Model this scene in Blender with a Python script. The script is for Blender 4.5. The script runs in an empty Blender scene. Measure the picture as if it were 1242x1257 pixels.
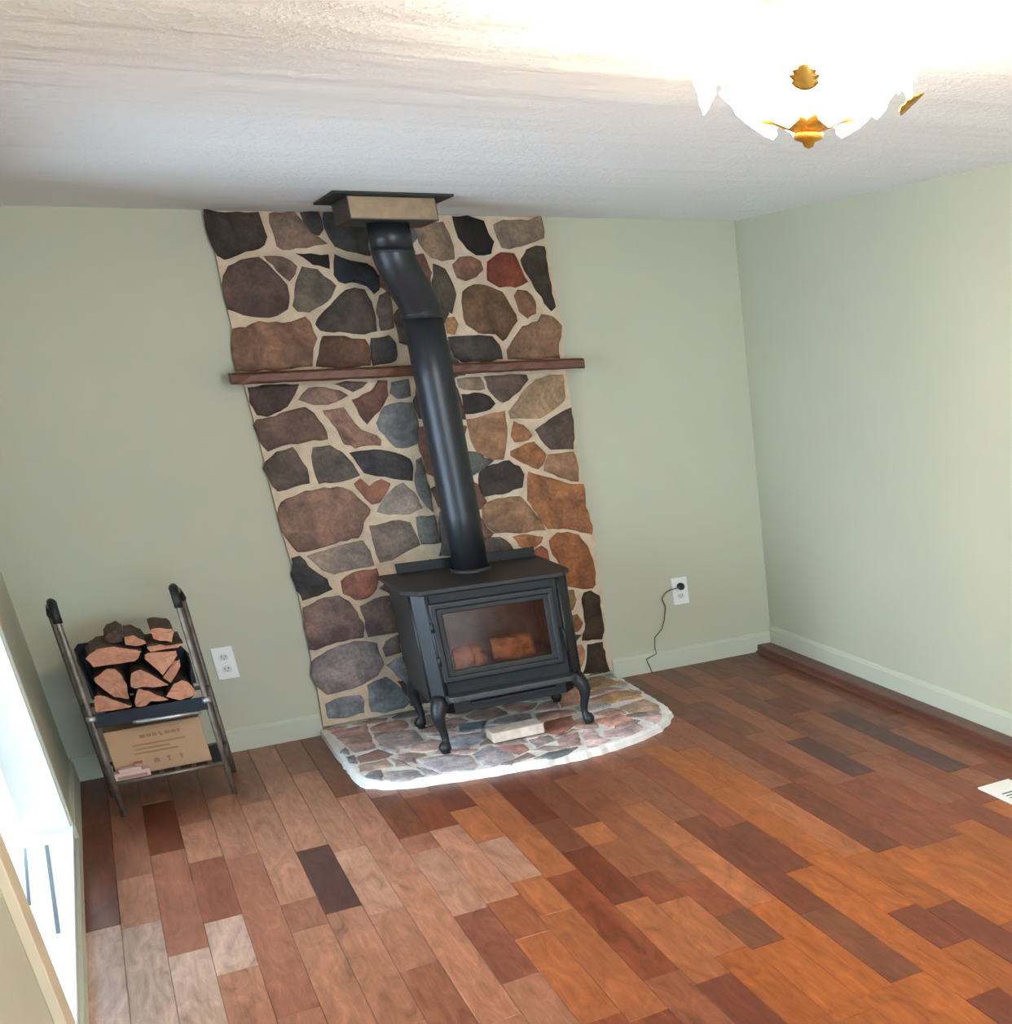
import bpy, math, random
from mathutils import Matrix, Vector
random.seed(7)
PI = math.pi
scn = bpy.context.scene
col = scn.collection

# ---------------------------------------------------------------- camera
cam_data = bpy.data.cameras.new('camera')
cam = bpy.data.objects.new('camera', cam_data)
col.objects.link(cam)
cam.matrix_world = Matrix(((0.8222, 0.2582, -0.5073, 0.4687),
                           (-0.5682, 0.3190, -0.7585, -6.6006),
                           (-0.0340, 0.9119, 0.4090, 1.8298),
                           (0, 0, 0, 1)))
cam_data.sensor_fit = 'HORIZONTAL'
cam_data.sensor_width = 36.0
cam_data.lens = 1406.44 / 1242 * 36.0
cam_data.shift_x = (621.0 - 1132.3) / 1242
cam_data.shift_y = (1040.0 - 628.5) / 1242
cam_data.clip_start = 0.05
scn.camera = cam

# ---------------------------------------------------------------- world, lights, exposure
SKY = 11.0
GLASS_GLOW = 8.0
LAMP = 800.0    # radiance of the three bulbs inside the ceiling light
world = bpy.data.worlds.new('overcast_sky')
scn.world = world
world.use_nodes = True
wb = world.node_tree.nodes['Background']
wb.inputs['Color'].default_value = (0.62, 0.84, 1.0, 1)
wb.inputs['Strength'].default_value = SKY

def light(name, kind, loc, energy, color, **kw):
    d = bpy.data.lights.new(name, kind)
    d.energy = energy
    d.color = color
    for k, v in kw.items():
        if k != 'rot':
            setattr(d, k, v)
    o = bpy.data.objects.new(name, d)
    o.location = loc
    o.rotation_euler = kw.get('rot', (0, 0, 0))
    col.objects.link(o)
    return o
portal = light('patio_door_portal', 'AREA', (-0.24, -1.965, 1.07), 1, (1, 1, 1), shape='RECTANGLE', size=1.9, size_y=1.9, rot=(0, -PI / 2, 0))
portal.data.cycles.is_portal = True
portal = light('window_portal', 'AREA', (1.85, -8.28, 1.15), 1, (1, 1, 1), shape='RECTANGLE', size=3.3, size_y=2.0, rot=(PI / 2, 0, 0))
portal.data.cycles.is_portal = True

vs = scn.view_settings
vs.view_transform = 'Standard'
vs.look = 'None'
vs.exposure = 0.5
vs.gamma = 1.0
vs.use_curve_mapping = False
scn.cycles.max_bounces = 8
scn.cycles.diffuse_bounces = 5
scn.cycles.transparent_max_bounces = 16
scn.cycles.caustics_reflective = False
scn.cycles.caustics_refractive = False
scn.cycles.sample_clamp_indirect = 6.0
scn.cycles.use_denoising = True

# ---------------------------------------------------------------- data measured on the wall, hearth and rack
WALL_STONES = [  # colours as lit; lower left stones keep a blue daylight tint
    ([(1.152,2.363),(1.157,2.302),(1.167,2.261),(1.190,2.248),(1.257,2.269),(1.309,2.283),(1.363,2.304),(1.381,2.338),(1.372,2.386),(1.366,2.430),(1.261,2.422),(1.215,2.427),(1.161,2.436)], (60,48,42)),
    ([(1.412,2.394),(1.420,2.339),(1.418,2.301),(1.442,2.284),(1.495,2.294),(1.569,2.302),(1.630,2.313),(1.598,2.334),(1.567,2.355),(1.536,2.410),(1.520,2.434),(1.469,2.426),(1.421,2.428)], (125,100,85)),
    ([(1.558,2.396),(1.578,2.358),(1.601,2.344),(1.621,2.369),(1.625,2.404),(1.619,2.439),(1.546,2.434)], (70,65,62)),
    ([(1.637,2.376),(1.650,2.334),(1.664,2.299),(1.713,2.285),(1.784,2.264),(1.807,2.264),(1.808,2.307),(1.829,2.436),(1.688,2.440),(1.651,2.436)], (72,70,70)),
    ([(1.520,2.249),(1.552,2.227),(1.572,2.220),(1.610,2.206),(1.618,2.260),(1.495,2.263)], (35,28,25)),
    ([(1.636,2.177),(1.652,2.148),(1.674,2.144),(1.728,2.147),(1.763,2.132),(1.789,2.095),(1.813,2.117),(1.824,2.169),(1.809,2.206),(1.782,2.220),(1.688,2.242),(1.655,2.260)], (45,47,52)),
    ([(1.385,2.220),(1.410,2.178),(1.434,2.157),(1.459,2.188),(1.476,2.213),(1.427,2.248),(1.354,2.255)], (115,92,80)),
    ([(1.159,2.138),(1.156,2.096),(1.159,2.039),(1.209,2.017),(1.276,2.005),(1.342,2.011),(1.394,2.035),(1.412,2.093),(1.415,2.135),(1.394,2.171),(1.357,2.220),(1.328,2.248),(1.255,2.234),(1.200,2.207),(1.171,2.172)], (92,70,62)),
    ([(1.477,2.171),(1.453,2.114),(1.427,2.049),(1.440,2.027),(1.491,2.026),(1.549,2.054),(1.593,2.083),(1.625,2.126),(1.583,2.170),(1.559,2.195),(1.503,2.206)], (105,92,78)),
    ([(1.610,2.061),(1.548,2.018),(1.507,1.967),(1.523,1.941),(1.635,1.934),(1.709,1.921),(1.762,1.931),(1.772,1.998),(1.766,2.058),(1.750,2.110),(1.706,2.118),(1.665,2.104)], (75,62,55)),
    ([(1.791,2.013),(1.790,1.938),(1.849,1.951),(1.858,2.034),(1.857,2.102),(1.813,2.080)], (98,85,80)),
    ([(1.141,1.912),(1.130,1.854),(1.123,1.782),(1.316,1.781),(1.443,1.787),(1.463,1.857),(1.490,1.908),(1.478,1.938),(1.479,1.975),(1.462,1.998),(1.361,1.971),(1.270,1.980),(1.209,1.960),(1.158,1.954)], (135,95,72)),
    ([(1.496,1.856),(1.469,1.786),(1.585,1.777),(1.698,1.780),(1.708,1.810),(1.712,1.864),(1.702,1.891),(1.621,1.904),(1.524,1.911)], (100,68,52)),
    ([(1.722,1.783),(1.828,1.798),(1.837,1.875),(1.815,1.906),(1.738,1.893)], (68,62,62)),
    ([(2.045,2.339),(2.063,2.287),(2.093,2.258),(2.138,2.243),(2.193,2.250),(2.199,2.303),(2.189,2.355),(2.170,2.403),(2.095,2.387),(2.038,2.379)], (135,108,85)),
    ([(2.231,2.385),(2.239,2.341),(2.260,2.322),(2.272,2.296),(2.308,2.270),(2.376,2.274),(2.403,2.327),(2.383,2.357),(2.369,2.413),(2.298,2.434),(2.227,2.426)], (32,25,22)),
    ([(2.431,2.343),(2.449,2.301),(2.482,2.293),(2.574,2.321),(2.657,2.345),(2.667,2.376),(2.660,2.441),(2.591,2.417),(2.479,2.419),(2.425,2.399)], (128,108,88)),
    ([(2.197,2.167),(2.236,2.152),(2.289,2.170),(2.325,2.201),(2.319,2.235),(2.280,2.254),(2.226,2.250),(2.191,2.220)], (125,85,65)),
    ([(2.345,2.151),(2.400,2.123),(2.478,2.123),(2.542,2.142),(2.529,2.165),(2.512,2.220),(2.495,2.267),(2.435,2.270),(2.360,2.232)], (122,55,32)),
    ([(2.542,2.189),(2.570,2.149),(2.588,2.102),(2.615,2.045),(2.644,2.005),(2.666,2.029),(2.660,2.125),(2.658,2.220),(2.658,2.298),(2.614,2.298),(2.567,2.282),(2.533,2.236)], (62,52,40)),
    ([(2.200,2.052),(2.198,1.997),(2.205,1.950),(2.258,1.913),(2.334,1.907),(2.367,1.870),(2.404,1.905),(2.453,1.960),(2.454,1.992),(2.425,2.048),(2.403,2.092),(2.323,2.124),(2.273,2.128),(2.217,2.098)], (100,72,48)),
    ([(2.483,2.008),(2.514,1.979),(2.557,1.998),(2.561,2.046),(2.534,2.094),(2.492,2.103),(2.468,2.071)], (120,82,58)),
    ([(2.562,1.950),(2.487,1.927),(2.434,1.880),(2.385,1.825),(2.382,1.784),(2.524,1.779),(2.647,1.778),(2.654,1.849),(2.686,1.930),(2.647,1.972),(2.586,1.982)], (140,102,75)),
    ([(2.072,2.115),(2.108,2.026),(2.141,2.006),(2.174,2.091),(2.165,2.129),(2.145,2.194),(2.093,2.220)], (72,62,50)),
    ([(2.103,1.918),(2.131,1.913),(2.155,1.951),(2.145,1.983),(2.106,1.976)], (150,105,65)),
    ([(2.105,1.843),(2.118,1.803),(2.148,1.781),(2.258,1.777),(2.347,1.786),(2.341,1.851),(2.313,1.888),(2.194,1.891),(2.106,1.890)], (68,58,52)),
    ([(1.149,1.641),(1.165,1.587),(1.207,1.580),(1.289,1.617),(1.338,1.668),(1.362,1.704),(1.246,1.710),(1.157,1.700)], (78,60,52)),
    ([(1.358,1.640),(1.395,1.623),(1.470,1.618),(1.534,1.630),(1.569,1.648),(1.536,1.673),(1.477,1.683),(1.417,1.686)], (130,100,88)),
    ([(1.569,1.683),(1.596,1.666),(1.638,1.679),(1.667,1.705),(1.527,1.704)], (95,75,68)),
    ([(1.612,1.559),(1.634,1.518),(1.653,1.533),(1.703,1.577),(1.752,1.638),(1.765,1.700),(1.722,1.702),(1.680,1.657),(1.594,1.623)], (115,75,62)),
    ([(1.775,1.652),(1.802,1.627),(1.860,1.632),(1.866,1.703),(1.792,1.695)], (105,100,98)),
    ([(1.681,1.515),(1.690,1.482),(1.720,1.431),(1.746,1.401),(1.802,1.393),(1.856,1.413),(1.870,1.502),(1.868,1.591),(1.804,1.599),(1.736,1.583)], (105,105,105)),
    ([(1.138,1.535),(1.150,1.466),(1.170,1.425),(1.234,1.444),(1.334,1.456),(1.433,1.456),(1.431,1.516),(1.399,1.572),(1.368,1.601),(1.291,1.590),(1.241,1.567),(1.160,1.564)], (105,80,68)),
    ([(1.468,1.544),(1.496,1.495),(1.513,1.431),(1.556,1.411),(1.613,1.419),(1.667,1.411),(1.676,1.435),(1.662,1.460),(1.596,1.489),(1.562,1.546),(1.547,1.586),(1.447,1.585)], (145,105,88)),
    ([(1.135,1.343),(1.148,1.271),(1.169,1.237),(1.241,1.254),(1.308,1.264),(1.312,1.327),(1.293,1.377),(1.274,1.425),(1.203,1.407),(1.150,1.373)], (92,76,68)),
    ([(1.354,1.379),(1.353,1.324),(1.356,1.255),(1.411,1.258),(1.483,1.264),(1.541,1.275),(1.522,1.333),(1.487,1.385),(1.441,1.424),(1.367,1.418)], (98,85,76)),
    ([(1.554,1.331),(1.575,1.284),(1.668,1.263),(1.721,1.242),(1.784,1.228),(1.800,1.285),(1.790,1.336),(1.730,1.365),(1.614,1.387),(1.525,1.382)], (62,56,58)),
    ([(1.550,1.167),(1.575,1.135),(1.610,1.144),(1.651,1.182),(1.675,1.221),(1.639,1.243),(1.605,1.234),(1.584,1.215),(1.572,1.231),(1.553,1.253),(1.517,1.236)], (145,92,72)),
    ([(1.810,1.251),(1.805,1.184),(1.827,1.105),(1.862,1.067),(1.865,1.127),(1.856,1.247),(1.856,1.330),(1.824,1.316)], (108,104,100)),
    ([(1.624,1.134),(1.591,1.095),(1.645,1.077),(1.744,1.071),(1.807,1.090),(1.781,1.169),(1.744,1.215),(1.696,1.202)], (140,125,115)),
    ([(1.145,1.135),(1.141,1.054),(1.165,0.994),(1.192,0.945),(1.263,0.948),(1.362,0.970),(1.469,0.982),(1.502,1.021),(1.524,1.069),(1.557,1.107),(1.529,1.144),(1.492,1.197),(1.450,1.222),(1.341,1.224),(1.262,1.212),(1.171,1.180)], (135,100,85)),
    ([(1.546,0.922),(1.554,0.843),(1.614,0.853),(1.689,0.887),(1.756,0.905),(1.748,0.967),(1.733,1.020),(1.686,1.034),(1.619,1.033),(1.543,1.025)], (118,100,90)),
    ([(1.771,0.916),(1.865,0.909),(1.857,1.041),(1.771,1.042)], (108,105,102)),
    ([(1.285,0.840),(1.328,0.817),(1.428,0.833),(1.519,0.834),(1.510,0.909),(1.488,0.959),(1.338,0.935),(1.224,0.915)], (135,118,108)),
    ([(2.110,1.657),(2.163,1.646),(2.232,1.643),(2.216,1.697),(2.109,1.698)], (150,120,100)),
    ([(2.255,1.650),(2.278,1.607),(2.316,1.576),(2.406,1.626),(2.459,1.673),(2.455,1.702),(2.247,1.699)], (100,78,68)),
    ([(2.107,1.534),(2.159,1.535),(2.240,1.547),(2.271,1.570),(2.251,1.605),(2.201,1.620),(2.120,1.620)], (52,44,40)),
    ([(2.398,1.584),(2.343,1.528),(2.346,1.494),(2.500,1.489),(2.551,1.516),(2.633,1.562),(2.650,1.604),(2.655,1.693),(2.581,1.692),(2.504,1.671)], (158,125,95)),
    ([(2.123,1.391),(2.141,1.343),(2.195,1.305),(2.266,1.299),(2.288,1.371),(2.312,1.454),(2.316,1.526),(2.216,1.511),(2.117,1.497)], (150,105,72)),
    ([(2.331,1.410),(2.344,1.379),(2.408,1.383),(2.430,1.403),(2.401,1.448),(2.360,1.472)], (148,98,58)),
    ([(2.505,1.354),(2.528,1.326),(2.651,1.321),(2.668,1.430),(2.674,1.525),(2.603,1.495),(2.522,1.457),(2.462,1.427)], (90,72,62)),
    ([(2.313,1.308),(2.370,1.269),(2.437,1.232),(2.469,1.252),(2.491,1.303),(2.473,1.330),(2.441,1.363),(2.394,1.354),(2.317,1.330)], (150,95,55)),
    ([(2.477,1.220),(2.551,1.182),(2.614,1.154),(2.652,1.150),(2.658,1.218),(2.646,1.295),(2.514,1.296)], (150,108,78)),
    ([(2.123,1.177),(2.133,1.115),(2.262,1.129),(2.338,1.144),(2.359,1.208),(2.338,1.245),(2.290,1.280),(2.178,1.259),(2.134,1.237)], (62,50,46)),
    ([(2.363,1.074),(2.411,0.970),(2.449,0.911),(2.526,0.911),(2.600,0.889),(2.679,0.856),(2.691,0.902),(2.668,1.007),(2.677,1.125),(2.601,1.132),(2.475,1.180),(2.388,1.214)], (150,95,55)),
    ([(2.108,1.003),(2.130,0.956),(2.161,0.926),(2.316,0.912),(2.424,0.909),(2.408,0.952),(2.357,1.039),(2.320,1.092),(2.201,1.091),(2.116,1.073)], (140,100,70)),
    ([(2.074,0.846),(2.089,0.780),(2.238,0.789),(2.221,0.850),(2.173,0.892),(2.097,0.897)], (90,75,68)),
    ([(2.275,0.839),(2.327,0.814),(2.389,0.844),(2.403,0.870),(2.313,0.894),(2.247,0.888)], (158,98,52)),
    ([(2.448,0.772),(2.482,0.707),(2.492,0.661),(2.490,0.591),(2.560,0.572),(2.641,0.556),(2.663,0.575),(2.665,0.709),(2.649,0.782),(2.605,0.852),(2.555,0.876),(2.492,0.879),(2.442,0.842)], (150,88,45)),
    ([(2.354,0.741),(2.416,0.741),(2.416,0.793),(2.389,0.818),(2.337,0.799)], (140,75,45)),
    ([(2.460,0.465),(2.504,0.454),(2.531,0.504),(2.530,0.554),(2.477,0.566)], (140,105,60)),
    ([(2.461,0.329),(2.511,0.325),(2.546,0.366),(2.526,0.414),(2.461,0.415)], (140,90,50)),
    ([(2.571,0.435),(2.573,0.361),(2.540,0.274),(2.652,0.260),(2.669,0.308),(2.668,0.392),(2.670,0.502),(2.629,0.535),(2.591,0.531),(2.572,0.498)], (62,45,28)),
    ([(2.542,0.133),(2.513,0.072),(2.594,0.067),(2.666,0.063),(2.655,0.151),(2.648,0.233),(2.562,0.233)], (58,42,30)),
    ([(2.472,0.113),(2.507,0.121),(2.538,0.200),(2.526,0.239),(2.474,0.239)], (165,120,80)),
    ([(2.512,0.058),(2.588,0.058),(2.671,0.058),(2.676,0.058),(2.562,0.058),(2.506,0.058)], (120,95,65)),
    ([(1.136,0.833),(1.145,0.760),(1.153,0.708),(1.231,0.726),(1.296,0.746),(1.279,0.792),(1.231,0.842),(1.208,0.888),(1.188,0.915),(1.154,0.909)], (68,64,62)),
    ([(1.351,0.716),(1.397,0.676),(1.461,0.681),(1.497,0.717),(1.528,0.780),(1.524,0.810),(1.418,0.802),(1.350,0.775)], (140,90,78)),
    ([(1.135,0.542),(1.129,0.461),(1.155,0.456),(1.234,0.473),(1.319,0.481),(1.389,0.481),(1.400,0.529),(1.382,0.607),(1.360,0.663),(1.320,0.702),(1.223,0.691),(1.150,0.665)], (118,95,90)),
    ([(1.420,0.556),(1.417,0.480),(1.489,0.480),(1.561,0.479),(1.564,0.564),(1.556,0.664),(1.484,0.659),(1.409,0.633)], (112,90,85)),
    ([(1.573,0.676),(1.556,0.731),(1.524,0.713)], (90,90,95)),
    ([(1.112,0.327),(1.120,0.272),(1.156,0.218),(1.248,0.224),(1.336,0.238),(1.408,0.272),(1.454,0.318),(1.441,0.376),(1.442,0.430),(1.370,0.457),(1.278,0.450),(1.181,0.421),(1.127,0.393)], (135,122,122)),
    ([(1.475,0.401),(1.478,0.361),(1.553,0.372),(1.556,0.457),(1.494,0.436)], (115,100,100)),
    ([(1.513,0.252),(1.564,0.178),(1.564,0.211),(1.553,0.340),(1.474,0.307)], (125,132,140)),
    ([(1.346,0.085),(1.408,0.068),(1.504,0.069),(1.539,0.094),(1.517,0.164),(1.454,0.248),(1.360,0.218)], (115,122,126)),
    ([(1.140,0.088),(1.216,0.080),(1.303,0.086),(1.315,0.140),(1.304,0.173),(1.203,0.182),(1.137,0.164)], (122,124,128)),
    ([(2.224,0.435),(2.222,0.484),(2.196,0.557),(2.128,0.530),(2.078,0.501),(2.036,0.458),(2.032,0.396),(2.081,0.359),(2.125,0.344),(2.168,0.330),(2.227,0.333),(2.226,0.395)], (75,62,55)),
    ([(2.248,0.760),(2.189,0.774),(2.161,0.774),(2.144,0.771),(2.129,0.764),(2.029,0.781),(2.064,0.723),(2.093,0.690),(2.123,0.660),(2.176,0.611),(2.211,0.671),(2.230,0.713)], (90,88,86)),
    ([(1.988,0.134),(1.945,0.176),(1.897,0.190),(1.852,0.200),(1.806,0.182),(1.768,0.144),(1.760,0.088),(1.831,0.076),(1.859,0.076),(1.876,0.079),(1.899,0.077),(1.972,0.076)], (115,75,62)),
    ([(2.531,0.299),(2.450,0.323),(2.418,0.353),(2.376,0.341),(2.340,0.327),(2.288,0.304),(2.268,0.245),(2.312,0.201),(2.365,0.194),(2.405,0.196),(2.454,0.198),(2.462,0.246)], (75,62,55)),
    ([(1.988,0.500),(1.953,0.536),(1.918,0.563),(1.868,0.590),(1.832,0.546),(1.822,0.503),(1.812,0.464),(1.800,0.401),(1.862,0.397),(1.905,0.406),(1.948,0.414),(2.004,0.442)], (75,62,55)),
    ([(1.798,0.536),(1.810,0.599),(1.759,0.638),(1.697,0.634),(1.635,0.616),(1.576,0.568),(1.630,0.502),(1.660,0.467),(1.692,0.437),(1.742,0.410),(1.778,0.454),(1.788,0.497)], (130,100,80)),
    ([(2.113,1.133),(2.110,1.173),(2.075,1.196),(2.030,1.218),(1.968,1.213),(1.876,1.179),(1.897,1.089),(1.963,1.043),(2.021,1.033),(2.066,1.042),(2.103,1.060),(2.133,1.092)], (115,75,62)),
    ([(2.123,2.001),(2.075,2.063),(2.001,2.061),(1.954,2.048),(1.912,2.036),(1.868,2.004),(1.868,1.949),(1.865,1.877),(1.931,1.852),(1.987,1.884),(2.028,1.904),(2.072,1.936)], (75,62,55)),
    ([(2.094,1.649),(2.066,1.688),(2.025,1.706),(1.982,1.720),(1.926,1.714),(1.901,1.663),(1.878,1.605),(1.886,1.529),(1.961,1.512),(2.025,1.505),(2.109,1.507),(2.102,1.596)], (75,62,55)),
    ([(2.070,1.378),(2.103,1.469),(2.019,1.478),(1.955,1.485),(1.877,1.477),(1.859,1.401),(1.866,1.337),(1.866,1.259),(1.938,1.235),(2.002,1.250),(2.033,1.300),(2.052,1.336)], (115,75,62)),
    ([(1.806,0.287),(1.798,0.339),(1.757,0.380),(1.702,0.360),(1.670,0.327),(1.644,0.295),(1.602,0.246),(1.648,0.206),(1.691,0.183),(1.742,0.160),(1.784,0.198),(1.811,0.239)], (90,88,86)),
    ([(1.990,0.752),(1.952,0.794),(1.905,0.806),(1.863,0.812),(1.798,0.823),(1.781,0.763),(1.774,0.709),(1.790,0.651),(1.842,0.616),(1.899,0.636),(1.930,0.673),(1.956,0.705)], (115,75,62)),
    ([(2.471,0.689),(2.402,0.724),(2.352,0.724),(2.303,0.793),(2.269,0.729),(2.250,0.687),(2.232,0.640),(2.225,0.567),(2.296,0.558),(2.351,0.558),(2.417,0.561),(2.474,0.612)], (130,100,80)),
    ([(2.223,0.267),(2.159,0.301),(2.115,0.316),(2.072,0.330),(2.032,0.306),(2.018,0.264),(2.004,0.223),(2.003,0.163),(2.043,0.100),(2.110,0.142),(2.146,0.177),(2.181,0.209)], (115,75,62)),
    ([(1.991,0.924),(1.983,0.966),(1.956,1.016),(1.891,1.055),(1.878,0.958),(1.878,0.924),(1.877,0.901),(1.848,0.846),(1.895,0.834),(1.937,0.828),(2.002,0.817),(1.996,0.885)], (90,88,86)),
    ([(2.073,2.181),(2.049,2.264),(1.956,2.256),(1.899,2.252),(1.841,2.240),(1.837,2.178),(1.826,2.131),(1.866,2.102),(1.889,2.059),(1.936,2.072),(1.978,2.084),(2.045,2.108)], (115,75,62)),
    ([(2.301,0.114),(2.302,0.164),(2.266,0.206),(2.210,0.198),(2.174,0.163),(2.139,0.131),(2.108,0.075),(2.203,0.076),(2.222,0.077),(2.235,0.076),(2.251,0.076),(2.298,0.077)], (75,62,55)),
    ([(2.452,0.455),(2.441,0.528),(2.364,0.532),(2.309,0.532),(2.253,0.517),(2.254,0.455),(2.256,0.415),(2.258,0.366),(2.302,0.347),(2.344,0.359),(2.380,0.373),(2.432,0.396)], (98,80,70)),
    ([(2.062,2.415),(1.929,2.414),(1.901,2.414),(1.884,2.411),(1.861,2.413),(1.837,2.398),(1.835,2.369),(1.827,2.324),(1.854,2.274),(1.911,2.278),(1.969,2.290),(2.034,2.332)], (90,88,86)),
    ([(1.730,0.112),(1.692,0.154),(1.649,0.177),(1.597,0.204),(1.509,0.216),(1.548,0.114),(1.549,0.076),(1.605,0.077),(1.616,0.079),(1.622,0.078),(1.633,0.075),(1.662,0.076)], (75,62,55)),
    ([(2.101,1.806),(2.094,1.821),(2.094,1.872),(2.053,1.886),(2.012,1.866),(1.968,1.834),(1.941,1.774),(2.004,1.742),(2.045,1.724),(2.088,1.710),(2.144,1.716),(2.123,1.782)], (90,88,86)),
    ([(1.680,0.408),(1.650,0.443),(1.618,0.473),(1.573,0.472),(1.566,0.417),(1.567,0.398),(1.566,0.385),(1.566,0.369),(1.566,0.318),(1.608,0.300),(1.640,0.333),(1.666,0.365)], (98,80,70)),
    ([(2.106,0.637),(2.077,0.670),(2.047,0.700),(2.001,0.714),(1.970,0.677),(1.944,0.645),(1.922,0.600),(1.957,0.564),(1.992,0.537),(2.042,0.510),(2.092,0.539),(2.145,0.578)], (75,62,55)),
    ([(2.006,0.317),(2.010,0.379),(1.948,0.383),(1.905,0.374),(1.862,0.366),(1.829,0.331),(1.834,0.283),(1.845,0.234),(1.893,0.220),(1.938,0.210),(1.978,0.234),(1.992,0.276)], (98,80,70)),
    ([(2.211,1.294),(2.167,1.304),(2.154,1.322),(2.129,1.335),(2.087,1.340),(2.068,1.304),(2.050,1.262),(2.077,1.224),(2.129,1.246),(2.145,1.256),(2.153,1.265),(2.174,1.269)], (90,88,86)),
    ([(2.471,0.104),(2.454,0.138),(2.425,0.166),(2.385,0.164),(2.336,0.162),(2.332,0.113),(2.329,0.076),(2.385,0.077),(2.396,0.079),(2.402,0.078),(2.413,0.075),(2.442,0.076)], (90,88,86)),
    ([(2.114,0.945),(2.114,0.961),(2.104,0.982),(2.074,1.018),(2.032,1.006),(2.014,0.965),(2.019,0.926),(2.027,0.884),(2.056,0.838),(2.096,0.909),(2.119,0.907),(2.143,0.922)], (115,75,62)),
]
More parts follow.
